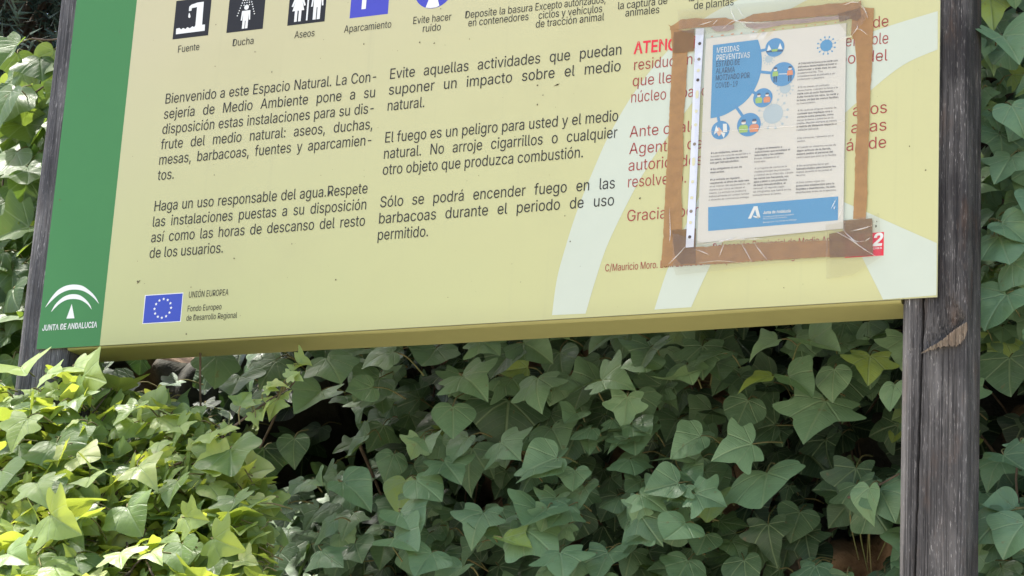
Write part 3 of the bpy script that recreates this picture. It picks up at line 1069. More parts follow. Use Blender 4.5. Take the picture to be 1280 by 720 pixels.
def bust(mb, a, b, s, mi, legs=False):
    c = z6(a, b)
    k = s*K
    body = [(-.9, -.1), (-.55, .35), (.55, .35), (.9, -.1), (.75, -1.1), (-.75, -1.1)] if not legs else [(-.6, .35), (.6, .35), (.75, -.8), (-.75, -.8)]
    mb.flat([(c[0]+x*k, c[1]+z*k) for x, z in body], YR, mi)
    mb.disc(c[0], c[1]+0.85*k, 0.42*k, YR, 2, 14)
    mb.flat([(c[0]-.45*k, c[1]+.95*k), (c[0]+.45*k, c[1]+.95*k), (c[0]+.35*k, c[1]+1.35*k), (c[0]-.3*k, c[1]+1.38*k)], YR-0.0001, 4)
    mb.flat([(c[0]-.36*k, c[1]+.5*k), (c[0]+.36*k, c[1]+.5*k), (c[0]+.36*k, c[1]+.8*k), (c[0]-.36*k, c[1]+.8*k)], YR-0.0001, 3)
    if legs:
        for sx in (-.38, .12):
            mb.flat([(c[0]+sx*k, c[1]-2.3*k), (c[0]+(sx+.28)*k, c[1]-2.3*k), (c[0]+(sx+.32)*k, c[1]-.8*k), (c[0]+(sx-.04)*k, c[1]-.8*k)], YR, 4)


ICM = [M['pgreen'], M['porange'], M['skin'], M['pwhite'], M['pnavy']]
bust(mb, 479, 345, 25, 0, True)
bust(mb, 567, 338, 25, 1, True)
mb.flat([z6(*q) for q in [(500, 350), (552, 348), (552, 352), (500, 354)]], YR, 3)
mb.build('icon_figures', ICM, paper)
for two in (((380, 500, 24, 0), (429, 496, 24, 1)), ((288, 668, 32, 0), (352, 664, 32, 1))):
    mb = MB()
    for t_ in two: bust(mb, *t_)
    mb.build('icon_figures', ICM, paper)
for shapes in ((([(428, 215), (440, 175), (455, 205)], 3), ([(522, 203), (508, 165), (495, 200)], 3), ([(424, 214), (526, 206), (524, 216), (428, 222)], 4), ([(455, 205), (495, 200), (490, 215), (460, 218)], 0)),
               (([(120, 690), (140, 670), (165, 700), (140, 725)], 2), ([(110, 715), (125, 660), (140, 690)], 3), ([(165, 650), (188, 650), (190, 700), (166, 700)], 3), ([(150, 700), (180, 705), (170, 735)], 3))):
    mb = MB()
    for q_, (pts, mi) in enumerate(shapes):
        mb.flat([z6(*q) for q in pts], YR-0.00004*q_, mi)
    mb.build('icon_drawing', ICM, paper)
mb = MB()
for s, a, b, mi, bd in (('MEDIDAS', (128, 226), (262, 212), 0, .003), ('PREVENTIVAS', (126, 270), (326, 252), 0, .003), ('ESTADO DE', (124, 308), (266, 295), 1, .006), ('ALARMA', (122, 350), (236, 340), 1, .006),
                        ('MOTIVADO POR', (121, 392), (325, 374), 1, .006), ('COVID-19', (120, 437), (252, 426), 1, .0)):
    A, B = z6(*a), z6(*b)
    line(mb, s, A[0], A[1], 0.0082, width=math.hypot(B[0]-A[0], B[1]-A[1]), ang=math.atan2(B[1]-A[1], B[0]-A[0]), bold=bd, y=YR, mi=mi)
mb.build('notice_title', [M['pwhite'], M['pnavy']], paper)
mb = MB()
for pts in ([(316, 547), (350, 473), (372, 472), (390, 541), (372, 543), (358, 492), (334, 546)], [(345, 528), (385, 538), (380, 546), (350, 538)]):
    mb.flat([z7(*q) for q in pts], YR)
for s, a, b, cp, bd in (('Junta de Andalucía', (406, 519), (571, 508), 0.0040, .02), ('Consejería de Agricultura, Ganadería', (406, 540), (590, 525), .0020, 0), ('Pesca y Desarrollo Sostenible', (406, 552), (548, 541), .0020, 0), ('Delegación Territorial en Málaga', (406, 574), (606, 556), .0020, 0)):
    A, B = z7(*a), z7(*b)
    line(mb, s, A[0], A[1], cp, width=math.hypot(B[0]-A[0], B[1]-A[1]), ang=math.atan2(B[1]-A[1], B[0]-A[0]), bold=bd, y=YR)
mb.build('notice_footer_lettering', M['pwhite'], paper)

small = MB()


def col(fn, a0, b0, a1, dy, rows, slope=-0.10):
    for i, r_ in enumerate(rows):
        bd = 0.014 if r_.startswith('*') else 0.0
        s = r_.lstrip('*')
        x, z = fn(a0-i*dy*0.07, b0+i*dy)
        L = (a1-a0)*min(1.0, len(s)/33.0)
        A, B = fn(a0, b0), fn(a0+L, b0+L*slope)
        line(small, s, x, z, 0.0026, width=math.hypot(B[0]-A[0], B[1]-A[1]), ang=math.atan2(B[1]-A[1], B[0]-A[0]), bold=bd, y=YR)


col(z6, 617, 295, 862, 19, ['*# Cúbrete la boca y la nariz con', '*pañuelos desechables al toser o', '*estornudar y tíralo tras su uso', 'posteriormente. Tira', 'inmediatamente el pañuelo a un', 'contenedor o papelera.'], -.085)
col(z6, 614, 437, 862, 19.5, ['# Si no tienes un pañuelo', 'desechable, cúbrete la boca y la', '*nariz con el codo flexionado.', '*Evita tocarte los ojos, la nariz y', '*la boca, ya que las manos facilitan', 'su transmisión.'], -.085)
col(z6, 613, 576, 860, 19.5, ['# No realices ninguna medida de', '*cortesía que implique roce o', '*contacto entre personas, como', 'darse la mano o besarse en la', 'mejilla. Mantén siempre al menos', '*2 metros de distancia respecto a', 'cualquier persona.'], -.08)
col(z7, 610, 70, 850, 19, ['# No consumas *alimentos en el', 'centro.'], -.075)
col(z7, 609, 126, 850, 20, ['# Cuando un visitante precise de', '*algún artículo de la tienda,', '*deberá pedirlo al personal del', 'centro para que éste se lo facilite.'], -.075)
col(z7, 607, 236, 850, 19, ['# Se recomienda llevar gel', '*hidroalcohólico para lavarse las', 'manos durante el recorrido al', 'recurso.'], -.075)
col(z7, 605, 336, 848, 20, ['# Este centro sigue los', '*protocolos establecidos para la', '*limpieza y desinfección. Ha sido', 'desinfectado antes de la apertura.'], -.07)
col(z7, 92, 160, 330, 19.5, ['*# Los visitantes, antes de', 'acceder a la zona de recepción y a', '*los aseos, se lavarán las manos', '*con gel hidroalcohólico.'], -.085)
col(z7, 90, 256, 330, 20, ['*# Es obligatorio el uso de', '*mascarillas.'], -.085)
col(z7, 88, 320, 330, 20, ['*# La entrada se regulará', '*respetando el aforo de cada sala', 'en el interior del equipamiento, de', 'manera que nunca se rebase el', 'mismo. La entrada se producirá', 'individualmente por unidad familiar', 'o situación de convivencia análoga.'], -.08)
col(z7, 358, 134, 590, 19.5, ['*# Sigue el itinerario e', '*indicaciones que te indique el', '*informador y las señales.', 'Parada obligada en el', 'mostrador.'], -.08)
col(z7, 355, 252, 590, 20, ['# La higiene de manos es la', 'medida principal de prevención', 'y control de la infección. Lávate', '*las manos con frecuencia, con', '*agua y jabón o con productos', '*de base hidroalcohólica, al', 'menos 40-60 segundos según', 'las infografías que habrá en los', 'baños/accesos al centro.'], -.075)
small.build('notice_small_text', M['ptext'], paper)

# torn mauve label edge and row of dashes above the sheet
strip('torn_label', [(891, 33.5), (905, 33), (918, 31.5), (919, 37), (910, 40), (896, 40.5), (890, 36)], -0.0046, M['mauve'], 0.0006, seed=12)
strip('torn_label', [(932, 30), (946, 30), (975, 27), (1000, 24.5), (1030, 21.5), (1049, 20), (1049, 25), (1020, 28), (1000, 30.5), (978, 32), (960, 36), (944, 37.5), (934, 34.5)], -0.0046, M['mauve'], 0.0006, seed=13)
mb = MB()
for k in range(13):
    a = 888+k*13.0+random.uniform(-2, 2)
    b = 47.5-(a-884)*0.112
    w_ = random.uniform(2, 4)
    mb.flat([xz(a, b), xz(a+w_, b-w_*.11), xz(a+w_-.3, b-1.3-w_*.11), xz(a+.6, b-1.2)], YP)
mb.build('dashed_edge', M['porange'], paper)

# clear sleeve with its white punched strip
sleeve = strip('plastic_sleeve', [(869.5, 36.5), (900, 34), (960, 28), (1010, 23.5), (1063.5, 20), (1062, 120), (1059.5, 200), (1057.2, 288.5), (960, 299), (870.5, 309.5), (869, 180)], -0.0052, M['film'], 0.0003, 0.0006, 20)
pst = strip('punched_strip', [(870.6, 36.8), (881, 36), (876, 120), (872.3, 220), (868, 309.5), (858, 310.3), (863, 220), (867, 120)], -0.0056, M['strip'], 0.0, 0.0001, 21, parent=sleeve)
mb = MB()
for i, py in enumerate([55.5, 75, 89, 101, 119, 140, 157, 181, 203, 228, 248, 265, 279, 297]):
    px_ = 875.6-(py-55.5)*0.0518
    mb = MB()
    c = xz(px_, py)
    dark = 1 if i in (0, 3, 13) else (0 if i in (1, 7, 11) else 2)
    if i in (4, 8): mb.flat(spline([(c[0]-.0018, c[1]-.005), (c[0]+.0018, c[1]-.005), (c[0]+.002, c[1]+.005), (c[0]-.002, c[1]+.005)], 4, True), -0.00335, 2)
    else: mb.disc(c[0], c[1], 0.0024, -0.00335, dark, 18)
    mb.build('punched_hole', [M['hole'], M['holed'], M['hole_pale']], pst)
strip('clear_tape', [(848, 14), (888, 10), (960, 3), (1050, -6), (1076, -8), (1086, 22), (1064, 48), (1046, 26), (960, 33), (905, 40), (875, 45), (850, 40)], -0.0062, M['clear_tape'], 0.0002, 0.0009, 22)
strip('clear_tape', [(1033, 282), (1100, 268), (1103, 322), (1066, 345), (1034, 350)], -0.0062, M['clear_tape'], 0.0002, 0.0008, 23)
strip('clear_tape', [(842, 292), (880, 304), (960, 296), (1036, 290), (1036, 326), (960, 331), (900, 339), (846, 345), (842, 334)], -0.0062, M['clear_tape'], 0.0002, 0.0009, 24)
# folded creases of film, their glints painted in as whitish strips
cr = [[(904, 38), (912, 31), (920, 27), (928, 30), (935, 36), (948, 42)], [(913, 10), (917, 20), (921, 29)], [(922, 8), (927, 17), (932, 25)], [(874, 33), (884, 30), (893, 27)], [(892, 32), (898, 26)],
      [(920, 28), (940, 29.5), (960, 30)], [(1077, 8), (1082, 14), (1086, 24)], [(1066, 45), (1072, 37), (1073, 31)], [(1072, 37), (1078, 39), (1085, 45)], [(1047, 52), (1058, 48), (1067, 46)], [(1055, 8), (1066, 4), (1075, 5)],
      [(927, 304), (934, 316), (941, 329)], [(944, 305), (952, 316), (962, 328)], [(837, 331), (848, 320), (858, 309)], [(870, 313), (880, 316), (888, 320)], [(906, 306), (903, 314), (900, 322)], [(872, 306), (890, 305), (910, 301), (923, 297)],
      [(1053, 286), (1062, 296), (1072, 303), (1083, 302)], [(1043, 289), (1065, 301), (1082, 313), (1097, 322)], [(1064, 290), (1078, 287), (1091, 283)], [(1083, 302), (1089, 298)], [(900, 303), (930, 300), (960, 300)], [(1040, 262), (1046, 250)], [(1043, 263), (1045, 258)],
      [(1049, 275), (1054, 258)], [(874, 167), (930, 163), (1000, 158), (1060, 152)], [(875, 330), (900, 327), (930, 330)], [(838, 262), (839, 290), (838, 304)]]
for i, c in enumerate(cr):
    mb = MB()
    P = spline([(*xz(*q),) for q in c], 5)
    wdt = 0.0006 if i not in (26, 25) else 0.0004
    pts = []
    for j, q in enumerate(P):
        t = j/(len(P)-1)
        w_ = wdt*(0.35+math.sin(math.pi*min(max(t, .06), .94)))*random.uniform(.75, 1.2)
        a = np.array(P[max(j-1, 0)])
        b = np.array(P[min(j+1, len(P)-1)])
        d = (b-a)/max(np.linalg.norm(b-a), 1e-9)
        n_ = np.array([-d[1], d[0]])
        pts.append((np.array(q)-n_*w_, np.array(q), np.array(q)+n_*w_))
    V_ = []
    for (a, b, c_) in pts:
        V_ += [(a[0], -0.0038, a[1]), (b[0], -0.0048, b[1]), (c_[0], -0.0038, c_[1])]
    mb.add(V_, [f for j in range(len(pts)-1) for f in ((3*j, 3*j+1, 3*j+4, 3*j+3), (3*j+1, 3*j+2, 3*j+5, 3*j+4))])
    mb.build('film_crease_glint', M['crease_glint'], sleeve)

bpy.data.objects.remove(TXO)

# ------------------------------------------------------------------ ivy
LEAF = {
    'lobed': [(0, 0), (.11, -.10), (.26, -.15), (.47, -.12), (.44, .04), (.45, .13), (.70, .25), (.55, .39), (.33, .46), (.28, .58), (.16, .74), (0, .93)],
    'broad': [(0, 0), (.13, -.10), (.33, -.13), (.50, -.03), (.57, .11), (.68, .26), (.60, .40), (.46, .48), (.36, .60), (.20, .78), (0, .92)],
    'heart': [(0, 0), (.14, -.11), (.32, -.10), (.47, .03), (.54, .20), (.52, .36), (.43, .52), (.30, .68), (.15, .84), (0, .98)],
    'small': [(0, 0), (.13, -.05), (.28, -.03), (.36, .08), (.60, .22), (.44, .34), (.29, .46), (.22, .64), (.11, .82), (0, 1.0)],
}


def proto(kind, rings, sub):
    h = LEAF[kind]
    right = []
    for i in range(len(h)-1):
        a, b = np.array(h[i]), np.array(h[i+1])
        for k in range(sub): right.append(a+(b-a)*k/sub)
    if sub > 1:
        sm = spline(h, sub)
        right = [np.array(q) for q in sm[:-1]]
    tip = np.array(h[-1], float)
    left = [np.array((-q[0], q[1])) for q in right[1:]][::-1]
    out = right+[tip]+left
    c = np.array((0, .22))
    V, F = [c], []
    n = len(out)
    for r_ in rings:
        for q in out: V.append(c+(q-c)*r_)
    for k in range(n): F.append((0, 1+k, 1+(k+1) % n))
    Q = []
    for j in range(len(rings)-1):
        for k in range(n):
            a, b = 1+j*n+k, 1+j*n+(k+1) % n
            Q.append((a, a+n, b+n, b))
    return np.array(V), np.array(F), np.array(Q)


PROTO = {(k, l): proto(k, (0.33, 0.66, 1.0) if l else (0.5, 1.0), 3 if l else 1) for k in LEAF for l in (0, 1)}
# triangles first, quads after, each leaf


class Foliage:
    def __init__(self):
        self.V, self.A, self.T, self.F3, self.F4, self.n = [], [], [], [], [], 0
        self.stems = MB()

    def leaf(self, pos, nrm, tip, size, kind='lobed', tone=0.4, fine=True, fold=None, droop=None, petiole=True, back=None):
        V, F, Q = PROTO[(kind, 1 if fine else 0)]
        nrm = np.array(nrm, float)
        nrm /= np.linalg.norm(nrm)
        tip = np.array(tip, float)
        tip = tip-nrm*np.dot(tip, nrm)
        tip /= max(np.linalg.norm(tip), 1e-6)
        lat = np.cross(tip, nrm)
        x = V[:, 0]*rng.uniform(.95, 1.25)
        y = V[:, 1].copy()
        x = x + rng.normal(0, .05)*y*y + np.where(V[:, 0] > 0, rng.normal(0, .05), rng.normal(0, .05))*np.abs(V[:, 0])
        fo = rng.normal(.16, .30) if fold is None else fold
        dr = rng.normal(.22, .28) if droop is None else droop
        rr = np.hypot(x, y-.22)
        th = np.arctan2(x, y-.22)
        z = fo*np.abs(x)**1.25 - dr*(y-.1)**2*np.sign(y-.1) + rng.normal(0, .10)*x*y
        z += rng.normal(0, .05)*np.sin(2*th+rng.uniform(0, 6))*rr + .035*np.sin(5*th+rng.uniform(0, 6))*rr**1.5*rng.uniform(.3, 2.4)
        z -= rng.uniform(0, .35)*np.clip(np.abs(x)-.22, 0, 1)**1.5
        z -= .018*np.exp(-(np.abs(x)/.05)**2)
        y = y-0.25*np.abs(z)*np.abs(fo)
        P = np.array(pos)[None]+size*(x[:, None]*lat+y[:, None]*tip+z[:, None]*nrm)
        self.V.append(P)
        self.A.append(np.c_[V[:, 0], V[:, 1], np.full(len(V), rng.random())])
        self.T.append(np.full(len(V), tone))
        self.F3.append(F+self.n)
        self.F4.append(Q+self.n)
        self.n += len(V)
        if petiole:
            p0 = np.array(pos)
            bk = np.array(back if back is not None else (rng.normal(0, .22), 1.0, rng.normal(-.15, .25)))
            L = size*rng.uniform(.5, 1.0)
            p1 = p0-tip*L*.35+bk*L*.25
            p2 = p0-tip*L*.45+bk*L*1.0
            self.stems.tube(spline([p0, p1, p2], 3), 0.0010*(size/.07)**.5, 0.0013, 4, 1)

    def build(self, name, mat, root_, stem_name='stems'):
        V = np.concatenate(self.V)
        F3 = np.concatenate(self.F3)
        F4 = np.concatenate(self.F4)
        me = bpy.data.meshes.new(name)
        me.vertices.add(len(V))
        me.vertices.foreach_set('co', V.ravel())
        loops = np.concatenate([F3.ravel(), F4.ravel()]).astype(np.int32)
        me.loops.add(len(loops))
        me.loops.foreach_set('vertex_index', loops)
        st = np.concatenate([np.arange(len(F3))*3, len(F3)*3+np.arange(len(F4))*4]).astype(np.int32)
        me.polygons.add(len(st))
        me.polygons.foreach_set('loop_start', st)
        me.polygons.foreach_set('use_smooth', np.ones(len(st), bool))
        a = me.attributes.new('leaf', 'FLOAT_VECTOR', 'POINT')
        a.data.foreach_set('vector', np.concatenate(self.A).ravel())
        t = me.attributes.new('tone', 'FLOAT', 'POINT')
        t.data.foreach_set('value', np.concatenate(self.T))
        me.update(calc_edges=True)
        me.validate()
        o = link(name, me, root_, [mat])
        if self.stems.v: self.stems.build(stem_name, [M['stem'], M['petiole']], root_, True)
        return o


def wall_leaf(fo, x, z, y, size, tone, up=0.55, kind=None, fine=True, spread=0.42, tdev=0.7):
    n = (rng.normal(0.05, spread), -1.0, up+rng.normal(0, .38))
    a = rng.normal(0, tdev)
    t = (math.sin(a), -0.25, -math.cos(a))
    fo.leaf((x, y, z), n, t, size, kind or rng.choice(['lobed', 'broad', 'heart', 'small'], p=[.38, .30, .2, .12]), tone, fine)


# 1. the ivy on the rock face behind and below the board
iv = Foliage()
S1 = [  # px, py, length px, tip angle (0 down, + right), depth, up-tilt, tone, kind
    (1032, 500, 92, -14, .30, .35, .55, 'lobed'), (878, 432, 62, 6, .28, .30, .45, 'lobed'), (876, 545, 62, -62, .26, .6, .62, 'broad'), (940, 555, 70, -70, .24, .55, .66, 'lobed'),
    (958, 590, 92, 12, .27, .45, .55, 'broad'), (850, 620, 80, -48, .30, .4, .5, 'lobed'), (1012, 425, 72, 62, .20, .8, .70, 'lobed'), (972, 425, 55, -55, .22, .7, .72, 'small'),
    (985, 470, 58, 70, .24, .7, .62, 'broad'), (965, 470, 60, -50, .26, 1.3, .95, 'small'), (1070, 585, 78, -10, .36, .2, .30, 'lobed'), (800, 618, 58, 68, .24, .8, .70, 'lobed'),
    (752, 475, 62, 82, .24, .7, .62, 'lobed'), (828, 482, 58, -30, .33, .3, .36, 'lobed'), (792, 540, 58, 20, .30, .5, .52, 'broad'), (882, 668, 44, -10, .33, .4, .40, 'heart'),
    (960, 655, 60, 10, .36, .2, .26, 'lobed'), (730, 608, 60, 0, .28, .6, .60, 'broad'), (408, 448, 62, 40, .22, .6, .58, 'broad'), (402, 488, 74, -18, .24, .5, .58, 'lobed'),
    (492, 440, 54, -62, .20, .8, .66, 'broad'), (578, 470, 66, 55, .22, .6, .60, 'lobed'), (566, 508, 58, 12, .24, .35, .52, 'heart'), (466, 484, 46, -60, .24, .5, .56, 'heart'),
    (368, 548, 46, 6, .34, .25, .34, 'heart'), (428, 602, 66, 68, .20, .55, .60, 'heart'), (520, 600, 58, 70, .22, .7, .62, 'heart'), (500, 640, 58, 60, .20, .7, .62, 'broad'),
    (418, 650, 54, -65, .20, .65, .58, 'heart'), (492, 672, 60, 70, .18, .6, .62, 'broad'), (402, 688, 58, 55, .18, .7, .66, 'small'), (626, 553, 74, 50, .26, .6, .55, 'lobed'),
    (672, 472, 66, 14, .26, .5, .52, 'lobed'), (668, 580, 74, 62, .23, .75, .66, 'lobed'), (604, 640, 60, -12, .25, .6, .56, 'lobed'), (628, 672, 66, 78, .20, 1.2, .95, 'small'),
    (655, 662, 74, 60, .22, .8, .66, 'broad'), (636, 500, 84, 4, .36, .25, .28, 'broad'), (590, 560, 74, -6, .34, .25, .32, 'lobed'), (540, 690, 62, -20, .2, .7, .60, 'broad'),
    (700, 690, 66, 20, .22, .7, .62, 'lobed'), (760, 690, 66, -10, .26, .4, .45, 'lobed'), (1118, 480, 48, 0, .2, .4, .62, 'heart'), (1085, 440, 70, 10, .34, .4, .40, 'broad'),
    (1050, 470, 70, 10, .36, .3, .38, 'broad'), (935, 500, 58, -20, .34, .3, .36, 'heart'), (720, 540, 66, -10, .36, .3, .30, 'lobed'), (700, 440, 60, 15, .34, .3, .34, 'heart'),
    (640, 440, 60, -25, .30, .5, .45, 'broad'), (600, 425, 50, 60, .2, .9, .75, 'lobed'), (545, 435, 58, -10, .28, .5, .48, 'broad'), (300, 470, 60, 10, .28, .5, .50, 'broad'),
    (345, 450, 56, -20, .28, .5, .50, 'lobed'), (270, 445, 60, 15, .24, .5, .55, 'broad'), (310, 500, 52, 30, .32, .4, .40, 'heart'), 
    (360, 620, 60, 0, .5, .1, .10, 'heart'), (330, 560, 60, 10, .55, .1, .10, 'broad'), (350, 690, 60, 10, .3, .5, .45, 'broad'),
    (860, 700, 60, -20, .3, .4, .42, 'broad'), (930, 700, 60, 10, .36, .3, .34, 'heart'), (1000, 640, 50, -15, .40, .2, .28, 'heart'), (1180, 460, 60, 0, .3, .4, .4, 'broad')]
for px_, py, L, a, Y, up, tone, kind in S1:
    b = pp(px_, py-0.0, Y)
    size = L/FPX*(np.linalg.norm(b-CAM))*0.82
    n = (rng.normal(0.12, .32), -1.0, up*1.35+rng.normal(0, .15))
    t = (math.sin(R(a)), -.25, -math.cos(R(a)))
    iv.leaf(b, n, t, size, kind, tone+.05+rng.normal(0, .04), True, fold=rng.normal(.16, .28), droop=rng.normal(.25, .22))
cand = 0
void = [(pp(405, 545, .4), .105, .155), (pp(470, 590, .4), .05, .09), (pp(1075, 690, .5), .10, .045), (pp(1255, 510, .3), .03, .04)]
while cand < 6200:
    x = rng.uniform(-0.55, 2.3)
    z = rng.uniform(1.55, 3.5)
    if z > wall_top(x)+.05: continue
    seen = (x > -0.1) and (1.85 < z < 2.62)
    if not seen and rng.random() < .55: continue
    cand += 1
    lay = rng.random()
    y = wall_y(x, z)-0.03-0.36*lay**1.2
    bad = False
    for c, rx, rz in void:
        if ((x-c[0])/rx)**2+((z-c[2])/rz)**2 < 1 and y < 0.42 and rng.random() < .6: bad = True
    qx, qy = proj((x, y, z-.02))
    for hx, hy, rx_, ry_, pr in ((415, 525, 52, 58, .62), (470, 590, 38, 38, .6), (1075, 690, 66, 36, .97), (1258, 490, 42, 56, .97), (884, 490, 18, 16, .95), (340, 580, 34, 60, .8)):
        if ((qx-hx)/rx_)**2+((qy-hy)/ry_)**2 < 1 and rng.random() < pr: bad = True
    if bad: continue
    if BX0-.06 < x < BX1+.1 and z > 2.36 and y < .2: continue
    patch = mnoise.noise(Vector((x*5, z*5, 9)))
    if lay > .55 and patch < -.18: continue
    tone = 0.02+0.66*lay+0.10*patch+rng.normal(0, .07)  # deeper leaves darker, front ones lighter: shade among the leaves put into tone
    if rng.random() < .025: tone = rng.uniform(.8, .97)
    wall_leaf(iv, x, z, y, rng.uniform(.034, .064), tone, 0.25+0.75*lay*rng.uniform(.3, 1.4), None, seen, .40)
# woody runners on the rock
for k in range(26):
    x = rng.uniform(-.1, 1.6)
    z = rng.uniform(1.6, 1.95)
    P = []
    for j in range(9):
        P.append((x, wall_y(x, z)-rng.uniform(.03, .12), z))
        x += rng.normal(.01, .045)
        z += rng.uniform(.05, .12)
    iv.stems.tube(spline(P, 4), rng.uniform(.0025, .005), .0015, 6, 0)
for a, b, c, r_ in (((446, 548), (460, 580), (478, 622), .0035), ((330, 470), (350, 500), (325, 560), .003)):
    iv.stems.tube(spline([pp(*a, .42), pp(*b, .45), pp(*c, .5)], 6), r_, r_*.6, 6, 0)
# hanging rootlets and runners at the lower right
for k in range(5):
    px_ = rng.uniform(1060, 1124)
    y0_ = rng.uniform(610, 640)
    iv.stems.tube(spline([pp(px_, y0_, .36), pp(px_+rng.normal(0, 3), y0_+35, .38), pp(px_+rng.normal(0, 6), y0_+80, .42)], 5), .0014, .0008, 5, 1)
for a, b, c in (((1060, 622), (1095, 608), (1124, 592)),):
    iv.stems.tube(spline([pp(*a, .27), pp(*b, .26), pp(*c, .25)], 6), .0020, .0014, 6, 0)
iv.stems.tube([pp(250.5, 440, .06), pp(250, 470, .07), pp(250.5, 500, .09), pp(253, 560, .12)], .0018, .0018, 6, 0)
r1 = empty('ivy_plant', (0.75, 0.5, 0))
tag(r1, 'shaded dark green ivy covering the stone wall behind and below the board', 'ivy', 'ivy plants around the board')
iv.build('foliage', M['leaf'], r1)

# 2. sunlit ivy bush at the lower left, in front of the left post
bu = Foliage()


def bush_top(px_):
    pts = [(-120, 440), (0, 452), (20, 470), (60, 466), (75, 452), (100, 450), (130, 462), (160, 482), (200, 480), (235, 492), (265, 520), (300, 560), (320, 600), (330, 640), (300, 690), (290, 740), (280, 900)]
    for (a, b), (c, d) in zip(pts, pts[1:]):
        if a <= px_ <= c: return b+(d-b)*(px_-a)/(c-a)
    return 9999


for k in range(2700):
    px_ = rng.uniform(-130, 335)
    py = rng.uniform(445, 900)
    top = bush_top(px_)
    if px_ > 300: top = 560+(px_-300)*1.2
    if py < top+14: continue
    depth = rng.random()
    Y = 0.0+0.20*depth if px_ > 118 else -0.10+0.22*depth
    Y -= 0.0011*max(py-470, 0)
    edge = min((py-top)/60, 1)
    if depth < .25 and edge < .5: continue
    b = pp(px_, py, Y)
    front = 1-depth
    size = rng.choice([rng.uniform(.024, .040), rng.uniform(.04, .058)], p=[.55, .45])
    up = rng.normal(.85, .55)
    n = (rng.normal(-.25, .5), -1.0, up)
    a = rng.normal(.25, .9)
    tv = -.4
    if rng.random() < .36:          # held flat, seen from below with the sun coming through
        n = (rng.normal(0, .35), rng.uniform(-.25, .45), 1.0)
        tv = -1.2
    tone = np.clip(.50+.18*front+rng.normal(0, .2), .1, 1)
    bu.leaf(b, n, (math.sin(a), tv, -math.cos(a)*.9), size, rng.choice(['lobed', 'broad', 'heart', 'small'], p=[.36, .26, .10, .28]), tone, py < 740 and px_ > -30)
B1 = [(302, 585, 80, 30, -.06, .5, .45, 'broad'), (128, 475, 68, 78, -.10, -.4, .85, 'small'), (110, 468, 60, 60, -.08, .9, .85, 'lobed'), (30, 545, 66, -10, -.12, .2, .85, 'lobed'), (190, 595, 60, 55, -.12, .6, .95, 'small'),
      (85, 655, 74, 62, -.14, -.3, .80, 'lobed'), (175, 650, 66, 45, -.14, .4, .50, 'broad'), (250, 650, 56, 80, -.12, -.3, .85, 'lobed'), (90, 575, 84, 40, -.06, .5, .48, 'broad'), (165, 525, 56, -20, -.08, .7, .66, 'lobed'),
      (60, 620, 60, 40, -.12, 1.0, .75, 'lobed'), (235, 545, 46, 40, -.1, .9, .85, 'small'), (270, 555, 46, 30, -.1, 1.0, .8, 'small'), (205, 565, 40, 20, -.1, .9, .8, 'small'), (40, 475, 64, 40, -.06, .9, .85, 'lobed'),
      (75, 470, 50, 80, -.1, .5, .8, 'small'), (10, 610, 66, 20, -.1, .4, .5, 'broad'), (160, 705, 50, 30, -.16, 1.0, .85, 'lobed'), (200, 700, 46, 50, -.16, 1.2, .9, 'small'), (235, 700, 60, 20, -.1, .3, .45, 'broad'),
      (300, 640, 56, 20, -.05, .4, .5, 'lobed'), (285, 680, 56, 70, -.1, -.3, .8, 'lobed'), (30, 700, 66, 70, -.14, .6, .55, 'lobed'), (120, 610, 46, 30, -.1, .8, .8, 'small'), (225, 620, 56, 10, -.08, .6, .55, 'lobed')]
for px_, py, L, a, Y, up, tone, kind in B1:
    Y = (Y+0.07 if px_ > 130 else Y+0.0)-0.0011*max(py-470, 0)
    b = pp(px_-L*.35*math.sin(R(a)), py-L*.35*math.cos(R(a)), Y)
    bu.leaf(b, (rng.normal(-.2, .2), -1, up+.3), (math.sin(R(a)), -.3, -math.cos(R(a))), L/FPX*np.linalg.norm(b-CAM)*0.80, kind, tone, True, fold=rng.normal(.2, .15))
for k in range(30):
    px_, py = rng.uniform(-40, 280), rng.uniform(560, 800)
    P = [pp(px_, py, .10-0.0011*max(py-470, 0))]
    for j in range(4):
        px_ += rng.normal(18, 16)
        py -= rng.uniform(8, 34)
        if py < bush_top(px_)+12: break
        P.append(pp(px_, py, .06-0.0011*max(py-470, 0)+rng.normal(0, .03)))
    if len(P) > 2: bu.stems.tube(spline(P, 4), .0022, .0012, 6, 0)
r2 = empty('ivy_plant', (0.1, 0.05, 0))
tag(r2, 'bright sunlit yellow-green ivy spilling over the foot of the left post', 'ivy', 'ivy plants around the board')
bu.build('foliage', M['young'], r2)
sh = Foliage()          # the long young shoot reaching right out of the bush
path = [(117, 643), (145, 617), (173, 593), (225, 579), (262, 562), (290, 535), (334, 502), (362, 484), (372, 470)]
P3 = spline([pp(a, b, -.17+.20*i/8) for i, (a, b) in enumerate(path)], 6)
sh.stems.tube(P3, .0027, .0011, 8, 0)
for i in range(4, len(P3), 2):
    q = np.array(P3[i])
    t_ = i/len(P3)
    for sgn in (1, -1):
        if rng.random() < .35: continue
        off = np.array((rng.normal(0, .004), -.008, sgn*rng.uniform(.006, .018)))
        a = rng.normal(.5, .6)+(0 if sgn < 0 else 1.5)
        sh.leaf(q+off, (rng.normal(0, .4), -1, rng.normal(.7, .4)), (math.sin(a), -.3, -math.cos(a)), rng.uniform(.026, .046)*(1.15-.45*t_), rng.choice(['small', 'lobed']), np.clip(rng.normal(.80, .1), 0, 1), True, back=(-off[0]*40, .3, -sgn*.8))
young = sh.build('young_shoot', M['young'], r2, 'shoot_stem')

